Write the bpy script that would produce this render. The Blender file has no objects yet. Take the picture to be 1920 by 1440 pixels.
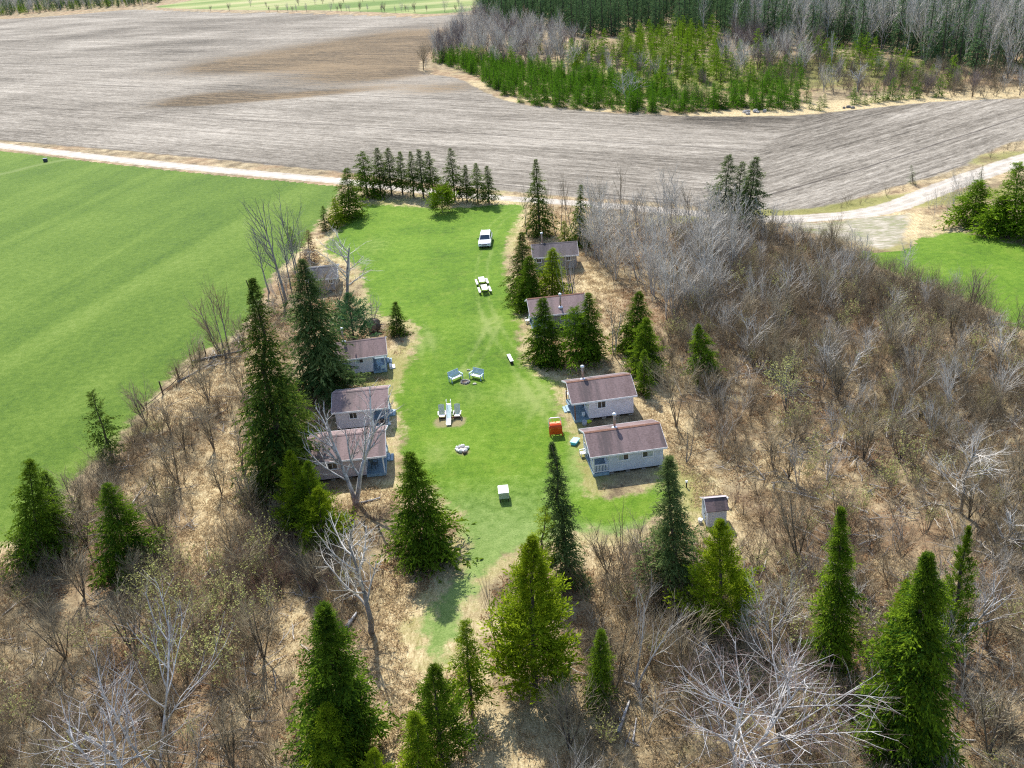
import bpy, bmesh, math, random
import numpy as np
from math import radians as rad, sin, cos, pi, tan, atan2, sqrt
from mathutils import Vector, Matrix
from mathutils.geometry import tessellate_polygon

S = bpy.context.scene
COL = S.collection
# ------------------------------------------------------------------ camera, sky, sun, exposure
F_PX, PITCH, ROLL, CAM_H = 1700.0, rad(28.0), rad(4.6), 46.0     # focal length in px of a 1920 px wide picture
_fw = np.array([0, cos(PITCH), -sin(PITCH)])
_u0 = np.array([0, sin(PITCH), cos(PITCH)])
_r0 = np.array([1.0, 0, 0])
_rt = _r0 * cos(ROLL) - _u0 * sin(ROLL)
_up = _u0 * cos(ROLL) + _r0 * sin(ROLL)
cam = bpy.data.cameras.new('camera')
camo = bpy.data.objects.new('camera', cam)
COL.objects.link(camo)
cam.sensor_width = 36.0
cam.lens = 36.0 * F_PX / 1920.0
cam.clip_start, cam.clip_end = 0.5, 9000
M = Matrix(((_rt[0], _up[0], -_fw[0], 0), (_rt[1], _up[1], -_fw[1], 0), (_rt[2], _up[2], -_fw[2], CAM_H), (0, 0, 0, 1)))
camo.matrix_world = M
S.camera = camo

SUN_EL, SUN_AZ = rad(50), rad(-14)                                # azimuth from +Y (away from the camera) towards +X
W = bpy.data.worlds.new('World')
S.world = W
W.use_nodes = True
nt = W.node_tree
bg = nt.nodes['Background']
sk = nt.nodes.new('ShaderNodeTexSky')
sk.sky_type = 'NISHITA'
sk.sun_disc = False
sk.sun_elevation = SUN_EL
sk.sun_rotation = SUN_AZ
nt.links.new(sk.outputs[0], bg.inputs[0])
bg.inputs[1].default_value = 0.15
sl = bpy.data.lights.new('sun', 'SUN')
sl.energy = 4.3
sl.angle = rad(0.5)
sl.color = (1.0, 0.95, 0.87)
so = bpy.data.objects.new('sun', sl)
COL.objects.link(so)
_sd = Vector((sin(SUN_AZ) * cos(SUN_EL), cos(SUN_AZ) * cos(SUN_EL), sin(SUN_EL)))
so.rotation_euler = _sd.to_track_quat('Z', 'Y').to_euler()
so.location = (0, 0, 120)
S.view_settings.view_transform = 'Standard'
S.view_settings.look = 'None'
S.view_settings.exposure = 0.80
S.view_settings.gamma = 1.0
S.render.engine = 'CYCLES'
S.cycles.use_denoising = False
S.cycles.filter_width = 1.2
S.cycles.max_bounces = 5
S.cycles.diffuse_bounces = 3
S.cycles.transparent_max_bounces = 6

# ------------------------------------------------------------------ where a point of the photograph lies on the ground
def ray(px, py):
    v = _fw * F_PX + _rt * (px - 960.0) - _up * (py - 720.0)
    return v / np.linalg.norm(v)
def G(px, py, z=0.0):
    d = ray(px, py)
    t = (z - CAM_H) / d[2]
    return np.array([d[0] * t, d[1] * t, z])
def proj(P):
    P = np.asarray(P, float) - np.array([0, 0, CAM_H])
    z = P @ _fw
    return 960 + F_PX * (P @ _rt) / z, 720 - F_PX * (P @ _up) / z
def scale_at(P):
    return F_PX / float((np.asarray(P) - np.array([0, 0, CAM_H])) @ _fw)
def above(base, px, py):
    """the point over `base` (same distance away) that is seen at px,py"""
    d = ray(px, py)
    t = base[1] / d[1]
    return np.array([d[0] * t, base[1], CAM_H + d[2] * t])

# ------------------------------------------------------------------ small helpers
def tag(o, label=None, cat=None, group=None, kind=None):
    if label: o['label'] = label
    if cat: o['category'] = cat
    if group: o['group'] = group
    if kind: o['kind'] = kind
    return o
def link(o, parent=None):
    COL.objects.link(o)
    if parent is not None: o.parent = parent
    return o
def empty(name, loc=(0, 0, 0), rz=0.0):
    o = bpy.data.objects.new(name, None)
    o.empty_display_size = 0.3
    o.location = loc
    o.rotation_euler = (0, 0, rz)
    return link(o)
def children(o):
    return [c for c in COL.objects if c.parent == o]
def copy_tree(o, parent=None, kids=None):
    c = o.copy()
    COL.objects.link(c)
    if parent is not None: c.parent = parent
    for k in (kids if kids is not None else children(o)):
        copy_tree(k, c)
    return c
def mesh_np(name, V, Fq, mat, attrs=None, smooth=False, matidx=None):
    """mesh from arrays; Fq: list of (n,k) int arrays"""
    me = bpy.data.meshes.new(name)
    V = np.asarray(V, np.float32)
    loops = np.concatenate([f.ravel() for f in Fq]).astype(np.int32)
    tot = np.concatenate([np.full(len(f), f.shape[1], np.int32) for f in Fq])
    start = np.concatenate([[0], np.cumsum(tot)[:-1]]).astype(np.int32)
    me.vertices.add(len(V)); me.vertices.foreach_set('co', V.ravel())
    me.loops.add(len(loops)); me.loops.foreach_set('vertex_index', loops)
    me.polygons.add(len(tot)); me.polygons.foreach_set('loop_start', start); me.polygons.foreach_set('loop_total', tot)
    if smooth: me.polygons.foreach_set('use_smooth', np.ones(len(tot), bool))
    for m in (mat if isinstance(mat, (list, tuple)) else [mat]): me.materials.append(m)
    if matidx is not None: me.polygons.foreach_set('material_index', np.asarray(matidx, np.int32))
    if attrs:
        for k, a in attrs.items():
            at = me.attributes.new(k, 'FLOAT', 'POINT'); at.data.foreach_set('value', np.asarray(a, np.float32))
    me.update(calc_edges=True)
    return me
def obj_of(name, me, parent=None):
    return link(bpy.data.objects.new(name, me), parent)

class MB:
    def __init__(s): s.v, s.f, s.m = [], [], []; s.mi = 0
    def add(s, vs, fs):
        n = len(s.v); s.v += [tuple(map(float, v)) for v in vs]
        for f in fs: s.f.append(tuple(n + i for i in f)); s.m.append(s.mi)
    def box(s, c, d, rz=0.0, tilt=None):
        x, y, z = d[0] / 2, d[1] / 2, d[2] / 2
        R = Matrix.Rotation(rz, 3, 'Z')
        if tilt is not None: R = R @ tilt
        vs = [R @ Vector((sx * x, sy * y, sz * z)) + Vector(c) for sz in (-1, 1) for sx, sy in ((-1, -1), (1, -1), (1, 1), (-1, 1))]
        s.add(vs, [(3, 2, 1, 0), (4, 5, 6, 7), (0, 1, 5, 4), (1, 2, 6, 5), (2, 3, 7, 6), (3, 0, 4, 7)]); return s
    def span(s, a, b):
        return s.box([(p + q) / 2 for p, q in zip(a, b)], [abs(q - p) for p, q in zip(a, b)])
    def tube(s, pts, rs, n=6, cap=True):
        pts = [Vector(p) for p in pts]; k0 = len(s.v)
        if not hasattr(rs, '__len__'): rs = [rs] * len(pts)
        for i, p in enumerate(pts):
            d = (pts[min(i + 1, len(pts) - 1)] - pts[max(i - 1, 0)]).normalized()
            a = d.cross(Vector((0.31, 0.95, 0.05)) if abs(d.z) > .8 else Vector((0, 0, 1))).normalized(); b = d.cross(a)
            for j in range(n):
                t = 2 * pi * j / n; s.v.append(tuple(p + (a * cos(t) + b * sin(t)) * rs[i]))
        for i in range(len(pts) - 1):
            for j in range(n):
                s.f.append((k0 + i * n + j, k0 + i * n + (j + 1) % n, k0 + (i + 1) * n + (j + 1) % n, k0 + (i + 1) * n + j)); s.m.append(s.mi)
        if cap:
            s.f.append(tuple(k0 + j for j in range(n))[::-1]); s.m.append(s.mi)
            e = k0 + (len(pts) - 1) * n; s.f.append(tuple(e + j for j in range(n))); s.m.append(s.mi)
        return s
    def extrude(s, poly, axis, a, b):
        """poly in the two other axes, swept from a to b along `axis`"""
        def P(u, v, w): return {'x': (w, u, v), 'y': (u, w, v), 'z': (u, v, w)}[axis]
        n = len(poly); vs = [P(u, v, a) for u, v in poly] + [P(u, v, b) for u, v in poly]
        s.add(vs, [tuple(range(n))[::-1], tuple(range(n, 2 * n))] + [(i, (i + 1) % n, n + (i + 1) % n, n + i) for i in range(n)]); return s
    def blob(s, c, r, seed=0, n=7, m=5, rough=.25):
        rn = random.Random(seed); k0 = len(s.v); vs = []
        for i in range(m + 1):
            th = pi * i / m
            for j in range(n):
                ph = 2 * pi * (j + .5 * (i % 2)) / n; k = 1 + rn.uniform(-rough, rough)
                vs.append((c[0] + r[0] * sin(th) * cos(ph) * k, c[1] + r[1] * sin(th) * sin(ph) * k, c[2] + r[2] * cos(th) * k))
        s.add(vs, [(i * n + j, (i + 1) * n + j, (i + 1) * n + (j + 1) % n, i * n + (j + 1) % n) for i in range(m) for j in range(n)]); return s
    def build(s, name, mat, parent=None, smooth=False, bevel=0.0):
        me = bpy.data.meshes.new(name); me.from_pydata(s.v, [], s.f)
        for m in (mat if isinstance(mat, (list, tuple)) else [mat]): me.materials.append(m)
        me.polygons.foreach_set('material_index', s.m)
        bm = bmesh.new(); bm.from_mesh(me)
        bmesh.ops.recalc_face_normals(bm, faces=bm.faces)
        if bevel: bmesh.ops.bevel(bm, geom=[e for e in bm.edges], offset=bevel, segments=2, affect='EDGES', clamp_overlap=True)
        bm.to_mesh(me); bm.free()
        if smooth: me.polygons.foreach_set('use_smooth', np.ones(len(me.polygons), bool))
        return obj_of(name, me, parent)

# ------------------------------------------------------------------ node helper
class NB:
    def __init__(s, name):
        s.mat = bpy.data.materials.new(name); s.mat.use_nodes = True
        s.t = s.mat.node_tree; s.b = s.t.nodes['Principled BSDF']; s.out = s.t.nodes['Material Output']
    def n(s, typ, ins=None, **kw):
        nd = s.t.nodes.new(typ)
        for k, v in kw.items(): setattr(nd, k, v)
        for k, v in (ins or {}).items(): s.set(nd.inputs[k], v)
        return nd
    def set(s, sock, v):
        if isinstance(v, bpy.types.NodeSocket): s.t.links.new(v, sock)
        elif isinstance(v, tuple) and len(v) == 3 and sock.type == 'RGBA': sock.default_value = (*v, 1)
        else: sock.default_value = v
    def pos(s): return s.n('ShaderNodeNewGeometry').outputs['Position']
    def objc(s): return s.n('ShaderNodeTexCoord').outputs['Object']
    def attr(s, name): return s.n('ShaderNodeAttribute', attribute_name=name).outputs['Fac']
    def rnd(s): return s.n('ShaderNodeObjectInfo').outputs['Random']
    def noise(s, scale, vec=None, detail=4, rough=.6, dist=0.0):
        nd = s.n('ShaderNodeTexNoise', {'Scale': scale, 'Detail': detail, 'Roughness': rough, 'Distortion': dist})
        if vec is not None: s.set(nd.inputs['Vector'], vec)
        return nd.outputs[0]
    def map(s, vec, scale=(1, 1, 1), rz=0.0):
        nd = s.n('ShaderNodeMapping', {'Vector': vec}); nd.inputs['Scale'].default_value = scale; nd.inputs['Rotation'].default_value = (0, 0, rz)
        return nd.outputs[0]
    def ma(s, op, a, b=0.0, clamp=False):
        nd = s.n('ShaderNodeMath', operation=op); nd.use_clamp = clamp; s.set(nd.inputs[0], a); s.set(nd.inputs[1], b); return nd.outputs[0]
    def mr(s, v, a, b, c=0.0, d=1.0, smooth=True):
        nd = s.n('ShaderNodeMapRange', interpolation_type='SMOOTHSTEP' if smooth else 'LINEAR')
        for k, x in zip(('Value', 'From Min', 'From Max', 'To Min', 'To Max'), (v, a, b, c, d)): s.set(nd.inputs[k], x)
        return nd.outputs[0]
    def mix(s, f, a, b, mode='MIX'):
        nd = s.n('ShaderNodeMix', data_type='RGBA', blend_type=mode)
        s.set(nd.inputs[0], f); s.set(nd.inputs[6], a); s.set(nd.inputs[7], b); return nd.outputs[2]
    def ramp(s, v, stops):
        nd = s.n('ShaderNodeValToRGB'); s.set(nd.inputs[0], v); e = nd.color_ramp.elements
        while len(e) < len(stops): e.new(.5)
        for k, (p, c) in zip(e, stops): k.position = p; k.color = (*c, 1)
        return nd.outputs[0]
    def bump(s, h, dist=.05, strength=1.0):
        return s.n('ShaderNodeBump', {'Height': h, 'Distance': dist, 'Strength': strength}).outputs[0]
    def done(s, color, rough=.9, normal=None, metal=0.0, spec=.25):
        s.set(s.b.inputs['Base Color'], color); s.set(s.b.inputs['Roughness'], rough); s.b.inputs['Metallic'].default_value = metal
        s.b.inputs['Specular IOR Level'].default_value = spec
        if normal is not None: s.set(s.b.inputs['Normal'], normal)
        return s.mat
def plain(name, c, rough=.7, var=.12, scale=3.0, metal=0.0, spec=.3):
    nb = NB(name); n = nb.noise(scale, nb.objc(), 5)
    lo = tuple(x * (1 - var) for x in c); hi = tuple(min(1, x * (1 + var)) for x in c)
    return nb.done(nb.mix(nb.mr(n, .3, .7), lo, hi), rough, metal=metal, spec=spec)
def wood_paint(name, c, axis, pitch, dark=.55, var=.10):
    """painted boards: seams every `pitch` metres along the axis 'X' 'Y' or 'Z'"""
    nb = NB(name); o = nb.objc(); sp = nb.n('ShaderNodeSeparateXYZ', {0: o})
    f = nb.ma('FRACT', nb.ma('MULTIPLY', sp.outputs[axis], 1.0 / pitch))
    seam = nb.mr(nb.ma('ABSOLUTE', nb.ma('SUBTRACT', f, .5)), .44, .49)
    n = nb.noise(1.3, o, 6)
    lo = tuple(x * (1 - var) for x in c); hi = tuple(min(1, x * (1 + var)) for x in c)
    base = nb.mix(nb.mr(n, .3, .7), lo, hi)
    return nb.done(nb.mix(seam, base, tuple(x * dark for x in c)), .65)

# ------------------------------------------------------------------ ground colours
def litter(nb):
    P = nb.pos()
    n1 = nb.noise(.055, P, 3); n2 = nb.noise(.33, P, 5, .65); n3 = nb.noise(2.4, P, 6, .75); n4 = nb.noise(9.0, P, 3, .8)
    st = nb.noise(1.0, nb.map(P, (4.5, 1.3, 1), .5), 6, .75, 1.0)
    straw = nb.attr('straw'); green = nb.attr('moss')
    a = nb.ramp(nb.ma('ADD', nb.ma('MULTIPLY', n2, .5), nb.ma('ADD', nb.ma('MULTIPLY', n3, .32), nb.ma('MULTIPLY', n4, .18))),
                [(.35, (.050, .038, .021)), (.44, (.150, .112, .062)), (.52, (.285, .222, .128)), (.62, (.48, .395, .245))])
    rust = nb.mix(nb.mr(n1, .46, .62, 0, .55), a, (.34, .185, .10))
    rust = nb.mix(nb.mr(n3, .35, .75, .3, .8), rust, a)
    pale = nb.ramp(nb.ma('ADD', nb.ma('MULTIPLY', st, .7), nb.ma('MULTIPLY', n4, .3)), [(.34, (.13, .09, .045)), (.45, (.37, .28, .145)), (.58, (.62, .51, .30))])
    s = nb.mr(nb.ma('ADD', straw, nb.ma('MULTIPLY', nb.ma('SUBTRACT', n2, .5), 2.2)), .05, 1.0)
    c = nb.mix(s, rust, pale)
    g = nb.mr(nb.ma('ADD', green, nb.ma('MULTIPLY', nb.ma('SUBTRACT', n2, .5), 1.8)), .3, 1.0, 0, .75)
    c = nb.mix(g, c, nb.mix(n3, (.10, .13, .02), (.28, .27, .07)))
    return c, nb.ma('ADD', nb.ma('MULTIPLY', st, .5), nb.ma('ADD', nb.ma('MULTIPLY', n3, .6), nb.ma('MULTIPLY', n4, .3)))
# ------------------------------------------------------------------ ground, fields, lawn, road
def spline(pts, closed=True, k=6):
    P = np.array(pts, float); n = len(P); out = []
    for i in range(n if closed else n - 1):
        p0, p1, p2, p3 = (P[(i - 1) % n], P[i], P[(i + 1) % n], P[(i + 2) % n]) if closed else (P[max(i - 1, 0)], P[i], P[i + 1], P[min(i + 2, n - 1)])
        for t in np.arange(k) / k:
            out.append(.5 * ((2 * p1) + (-p0 + p2) * t + (2 * p0 - 5 * p1 + 4 * p2 - p3) * t * t + (-p0 + 3 * p1 - 3 * p2 + p3) * t ** 3))
    if not closed: out.append(P[-1])
    return np.array(out)
def gpoly(px, k=6, closed=True): return spline([G(x, y)[:2] for x, y in px], closed, k)
def seg_dist(Q, A, B):
    d = B - A; L = (d * d).sum(1) + 1e-9
    best = np.full(len(Q), 1e9)
    for a, dd, l in zip(A, d, L):
        w = Q - a; t = np.clip((w @ dd) / l, 0, 1); r = w - t[:, None] * dd
        best = np.minimum(best, (r * r).sum(1))
    return np.sqrt(best)
def inside(Q, P):
    x, y = Q[:, 0], Q[:, 1]; c = np.zeros(len(Q), bool); j = len(P) - 1
    for i in range(len(P)):
        (xi, yi), (xj, yj) = P[i], P[j]
        m = ((yi > y) != (yj > y)) & (x < (xj - xi) * (y - yi) / (yj - yi + 1e-12) + xi)
        c ^= m; j = i
    return c
def sdist(Q, P):
    d = seg_dist(Q, P, np.roll(P, -1, 0)); return np.where(inside(Q, P), d, -d)
def blobs(Q, lst):
    """wide soft patches given at photograph positions: (x, y, half width m, half depth m, amount)"""
    v = np.zeros(len(Q))
    for x, y, rx, ry, a in lst:
        c = G(x, y)[:2]; v = v + a * np.exp(-(((Q[:, 0] - c[0]) / rx) ** 2 + ((Q[:, 1] - c[1]) / ry) ** 2))
    return v
STRAW = [(340, 770, 3.5, 4, .8), (420, 720, 4, 5, .8), (300, 880, 3, 4, .6), (460, 700, 3, 5, .5), (260, 950, 2.5, 4, .4), (350, 900, 3, 4, .45), (1450, 800, 3, 4, .35), (1540, 900, 3, 4, .35), (1750, 900, 3, 4, .3), (1330, 930, 1.5, 5, .6), (1200, 1340, 2.5, 3, .45), (1480, 1100, 2, 3, .4), (90, 1200, 3, 3, .35), (440, 1340, 2, 3, .4), (1140, 1150, 1.5, 6, .7), (420, 930, 3, 8, 1.1), (395, 1010, 2, 3, 1.1), (350, 740, 3, 4, .8), (380, 700, 3, 3, .5), (455, 820, 2.5, 6, 1.0), (820, 1300, 4, 7, .9), (770, 1440, 3, 5, 1), (700, 930, 3, 2, 1.0),
         (1010, 1400, 5, 4, .75), (1240, 780, 2.5, 7, 1.1), (1280, 860, 2, 6, 1.1), (1330, 1010, 2, 5, .8), (1130, 1040, 3, 3, .4), (1090, 870, 1.2, 6, 1), (1060, 690, 5, 5, .9), (1040, 430, 6, 6, 1),
         (1010, 420, 4, 8, .8), (1110, 530, 3, 8, 1), (1130, 620, 3, 8, .6), (1500, 205, 60, 4.5, 1.1), (1100, 208, 40, 4, 1.0), (950, 190, 20, 5, .9), (880, 160, 20, 8, .8), (1700, 190, 40, 6, 1.0), (20, 1040, 3, 4, 1), (545, 1190, 1.5, 6, 1.1),
         (740, 1130, 2.5, 6, 1), (640, 945, 4, 2, .6), (720, 690, 3, 7, .8), (730, 770, 2, 8, .6), (760, 380, 14, 5, .6), (900, 380, 14, 4, .6), (660, 400, 6, 10, .7), (590, 480, 6, 8, .9), (1700, 420, 12, 10, .9), (1560, 360, 30, 5, .6),
         (1900, 640, 9, 5, .7), (1850, 280, 20, 5, .6), (1460, 880, 3, 5, .7), (1690, 1080, 3, 3, .6), (1560, 700, 3, 3, .5), (1660, 730, 4, 3, .4), (1290, 690, 3, 4, .6), (1400, 1000, 2.5, 4, .6), (520, 640, 5, 8, .5), (1680, 240, 60, 10, .5)]
MOSS = [(1400, 150, 40, 18, .8), (1550, 130, 40, 16, .7), (1200, 140, 40, 16, .9), (1000, 120, 30, 14, .7), (1700, 150, 30, 10, .5), (1420, 640, 4, 5, .5), (1540, 560, 5, 6, .4), (1380, 760, 3, 4, .45), (1850, 850, 4, 5, .45), (1650, 900, 3, 4, .4), (1850, 1000, 3, 4, .4), (420, 1230, 2.5, 4, .4), (180, 1180, 3, 3, .35), (1300, 1420, 3, 3, .4), (1780, 1380, 2, 3, .45), (1100, 860, 2, 5, .8), (1340, 1010, 1.5, 4, .6), (270, 800, 3, 4, .7), (1560, 390, 40, 3, .8), (1700, 375, 40, 4, .8), (1500, 690, 3, 3, .5), (1600, 790, 4, 4, .7), (1700, 760, 4, 4, .6), (560, 1350, 1.5, 3, .7), (1080, 470, 3, 5, .4),
        (1880, 295, 20, 4, .9), (850, 365, 40, 3, .6), (1700, 470, 8, 6, .8), (100, 1260, 3, 2, .4), (300, 1120, 3, 3, .5), (1450, 930, 3, 3, .4), (700, 720, 2, 5, .7), (720, 690, 3, 4, .9), (1840, 730, 5, 4, .4), (1300, 900, 2, 5, .7), (460, 760, 2, 6, .5)]
LAWN = gpoly([(655, 400), (700, 382), (770, 384), (830, 388), (900, 384), (965, 380), (990, 386), (980, 415), (962, 445), (957, 500), (972, 555), (986, 600), (985, 650), (1005, 690), (1050, 712), (1062, 765), (1078, 805), (1098, 850), (1108, 895), (1125, 925), (1185, 918), (1250, 893), (1285, 925),
              (1230, 985), (1160, 1010), (1085, 1008), (1030, 1025), (985, 1035), (940, 1065), (905, 1110), (880, 1180), (845, 1245), (800, 1250), (775, 1190), (805, 1120), (850, 1060), (850, 990), (800, 930), (745, 905), (738, 850), (736, 790), (728, 745), (745, 700), (768, 650), (768, 612), (730, 600), (690, 588), (675, 545), (668, 510), (640, 490), (612, 480), (598, 462), (620, 440)], 4)
def grid(x0, x1, y0, y1, c):
    xs = np.arange(x0, x1 + c, c); ys = np.arange(y0, y1 + c, c)
    X, Y = np.meshgrid(xs, ys); n, m = len(xs), len(ys)
    i = np.arange((m - 1) * n).reshape(m - 1, n)[:, :-1].ravel()
    return np.stack([X.ravel(), Y.ravel()], 1), np.stack([i, i + 1, i + n + 1, i + n], 1)
def ground_attrs(Q):
    d = seg_dist(Q, LAWN, np.roll(LAWN, -1, 0)); rim = np.exp(-(d / 2.6) ** 2)
    return {'straw': np.clip(blobs(Q, STRAW) + .50 * rim, 0, 1.3), 'moss': blobs(Q, MOSS) + .55 * np.exp(-(d / 2.2) ** 2)}
def sheet(name, P, z, cell, mat, extra=None, margin=.5, dist=None):
    lo, hi = P.min(0) - margin - cell, P.max(0) + margin + cell
    Q, F = grid(lo[0], hi[0], lo[1], hi[1], cell)
    sd = sdist(Q, P) if dist is None else dist(Q)
    F = F[(sd[F] > -margin).any(1)]
    u, inv = np.unique(F, return_inverse=True); Q, sd, F = Q[u], sd[u], inv.reshape(F.shape)
    at = ground_attrs(Q); at['sd'] = sd
    if extra: at.update(extra(Q))
    o = obj_of(name, mesh_np(name, np.c_[Q, np.full(len(Q), z)], [F], mat, at))
    return tag(o, kind='structure')
def edge(nb, soft, wob, scale=.6):
    """how much of the sheet's own cover grows here: 0 at a ragged edge, 1 inside"""
    n = nb.noise(scale, nb.pos(), 5, .65)
    return nb.mr(nb.ma('ADD', nb.attr('sd'), nb.ma('MULTIPLY', nb.ma('SUBTRACT', n, .5), wob)), 0, soft)

# forest floor, brush floor: one sheet out to the horizon
nb = NB('dry_ground'); c, h = litter(nb)
M_GROUND = nb.done(c, .95, nb.bump(h, .25, .9))
Q, F = grid(-110, 130, 20, 330, 1.6)
edge_x = [-3500, -900, -110.0, 130.0 + .0, 900, 3500]
o = obj_of('ground', mesh_np('ground', np.c_[Q, np.zeros(len(Q))], [F], M_GROUND, ground_attrs(Q)))
tag(o, kind='structure')
x1, y1 = Q.max(0)
mb = MB()
for a, b in (((-4000, -600, 0), (-110, 5000, 0)), ((x1, -600, 0), (4000, 5000, 0)), ((-110, y1, 0), (x1, 5000, 0)), ((-110, -600, 0), (x1, 20, 0))):
    mb.add([(a[0], a[1], 0), (b[0], a[1], 0), (b[0], b[1], 0), (a[0], b[1], 0)], [(0, 1, 2, 3)])
tag(mb.build('ground', M_GROUND), kind='structure')

# ploughed stubble field
def row_ang(a, b):
    d = G(*b)[:2] - G(*a)[:2]; return atan2(d[1], d[0])
RA, RB = row_ang((0, 167), (633, 197)), row_ang((1437, 343), (1913, 200))
FIELD = gpoly([(-500, 60), (0, 36), (140, 27), (280, 17), (600, 25), (890, 28), (875, 60), (810, 95), (790, 132), (860, 146), (905, 168), (960, 190), (1050, 203), (1200, 213), (1330, 217), (1500, 215), (1620, 203), (1750, 190), (1935, 183), (2080, 180),
               (2080, 215), (1935, 262), (1880, 276), (1790, 321), (1700, 347), (1570, 385), (1500, 394), (1440, 396), (1340, 391), (1250, 384), (1100, 373), (960, 362), (800, 345), (640, 325), (300, 290), (0, 264), (-500, 215)], 3)
def fdiv(Q):
    a, b = G(1275, 390)[:2], G(1530, 205)[:2]; d = (b - a) / np.linalg.norm(b - a)
    return {'right': (Q - a) @ np.array([d[1], -d[0]]),
            'damp': blobs(Q, [(390, 183, 16, 9, 1.0), (440, 188, 22, 4, .8), (560, 178, 30, 6, .7), (650, 100, 60, 40, 1.1), (760, 85, 30, 60, .9), (560, 112, 30, 14, .8), (700, 140, 26, 16, .6), (840, 165, 16, 10, .6), (480, 120, 20, 10, .5), (1120, 255, 30, 6, .2)]),
            'dark': blobs(Q, [(150, 65, 60, 30, .5), (330, 85, 40, 22, .8), (150, 105, 40, 16, .5), (1430, 222, 26, 8, 1.2), (1330, 222, 18, 6, .6), (60, 210, 40, 8, .4), (400, 45, 60, 40, .5)])}
nb = NB('stubble_field'); P = nb.pos()
side = nb.mr(nb.attr('right'), -1, 1)
def rows(ang):
    v = nb.map(P, (1, 1, 1), -ang)
    f1 = nb.noise(1.0, nb.map(v, (.30, 1.3, 1)), 6, .8, .3)
    f2 = nb.noise(1.0, nb.map(v, (.03, .75, 1)), 4, .7, .3)
    f3 = nb.noise(1.0, nb.map(v, (.010, .12, 1)), 2, .5, .6)
    return nb.ma('ADD', nb.ma('ADD', nb.ma('MULTIPLY', f1, .52), nb.ma('MULTIPLY', f2, .36)), nb.ma('MULTIPLY', f3, .12))
def tram(ang, off, per=60.0):
    sp = nb.n('ShaderNodeSeparateXYZ', {0: nb.map(P, (1, 1, 1), -ang)})
    w = nb.noise(.02, P, 2)
    u = nb.ma('FRACT', nb.ma('MULTIPLY', nb.ma('ADD', nb.ma('ADD', sp.outputs[1], off), nb.ma('MULTIPLY', w, 4.0)), 1 / per))
    return nb.mr(nb.ma('ABSOLUTE', nb.ma('SUBTRACT', u, .5)), .0, .012, 1, 0)
ra, rb = rows(RA), rows(RB)
r = nb.ma('ADD', nb.ma('MULTIPLY', ra, nb.ma('SUBTRACT', 1, side)), nb.ma('MULTIPLY', rb, side))
big = nb.noise(.022, nb.map(P, (.7, 1.3, 1), -.1), 4, .55)
fine = nb.noise(1.5, P, 6, .85)
rr = nb.ma('ADD', nb.ma('ADD', r, nb.ma('MULTIPLY', nb.ma('SUBTRACT', big, .5), .30)), nb.ma('MULTIPLY', nb.ma('SUBTRACT', fine, .5), .34))
rr = nb.ma('SUBTRACT', rr, nb.ma('MULTIPLY', nb.attr('dark'), .07))
fc = nb.ramp(rr, [(.33, (.030, .025, .018)), (.42, (.115, .098, .075)), (.51, (.225, .198, .160)), (.62, (.40, .36, .30))])
dm = nb.ma('ADD', nb.attr('damp'), nb.ma('MULTIPLY', nb.ma('SUBTRACT', r, .5), 2.6))
fc = nb.mix(nb.mr(dm, .22, .85, 0, .93), fc, nb.mix(nb.mr(rr, .40, .58), (.040, .027, .012), (.19, .13, .066)))
tr = nb.ma('MAXIMUM', nb.ma('MULTIPLY', tram(RA, 11, 34.0), nb.ma('SUBTRACT', 1, side)), nb.ma('MULTIPLY', tram(RB, 0.0, 41.0), side))
fc = nb.mix(nb.ma('MULTIPLY', tr, .75), fc, (.045, .035, .028))
nb.mat.name = 'stubble_field'
c, h = litter(nb)
e = edge(nb, 1.2, 3.0, .25)
M_FIELD = nb.done(nb.mix(e, c, fc), .95, nb.bump(nb.ma('ADD', r, nb.ma('MULTIPLY', fine, .4)), .5, .8))
sheet('stubble_field', FIELD, .004, 2.6, M_FIELD, fdiv, 1.0)

# green hay fields
def grass_mat(name, cols, ang, stripe, pale=None, yellow=None):
    nb = NB(name); P = nb.pos()
    f = nb.noise(6.0, P, 5, .85); m = nb.noise(1.1, P, 6, .75); g = nb.noise(.09, P, 4, .6)
    s = nb.noise(1.0, nb.map(nb.map(P, (1, 1, 1), -ang), (.008, .13, 1)), 3, .5, .5)
    v = nb.ma('ADD', nb.ma('ADD', nb.ma('MULTIPLY', f, .40), nb.ma('MULTIPLY', m, .30)), nb.ma('ADD', nb.ma('MULTIPLY', g, .30 - stripe), nb.ma('MULTIPLY', s, stripe)))
    col = nb.ramp(v, [(.39, cols[0]), (.475, cols[1]), (.545, cols[2]), (.64, cols[3])])
    if yellow: col = nb.mix(nb.mr(nb.noise(.45, P, 6, .72), .50, .72, 0, .50), col, yellow)
    if pale:
        k = nb.mr(nb.ma('ADD', nb.attr('pale'), nb.ma('MULTIPLY', nb.ma('SUBTRACT', m, .5), 2.4)), -.9, 1.3)
        col = nb.mix(k, col, nb.mix(nb.mr(v, .36, .62), (.10, .175, .030), pale))
    c, h = litter(nb)
    if pale:
        wr = nb.attr('wear'); wn = nb.ma('ADD', wr, nb.ma('MULTIPLY', nb.ma('SUBTRACT', m, .5), .9))
        col = nb.mix(nb.mr(wn, .15, .9, 0, .62), col, (.27, .31, .10))
        col = nb.mix(nb.mr(nb.ma('ADD', nb.attr('dirt'), nb.ma('MULTIPLY', nb.ma('SUBTRACT', m, .5), .8)), .3, .8, 0, .9), col, nb.mix(f, (.16, .12, .06), (.34, .29, .16)))
    e = edge(nb, 1.6, 4.6, .7)
    mid = nb.mix(nb.mr(e, .0, .55), c, nb.mix(.5, c, col))
    return nb.done(nb.mix(nb.mr(e, .4, 1), mid, col), .95, nb.bump(nb.ma('ADD', f, m), .10, .8))
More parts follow.
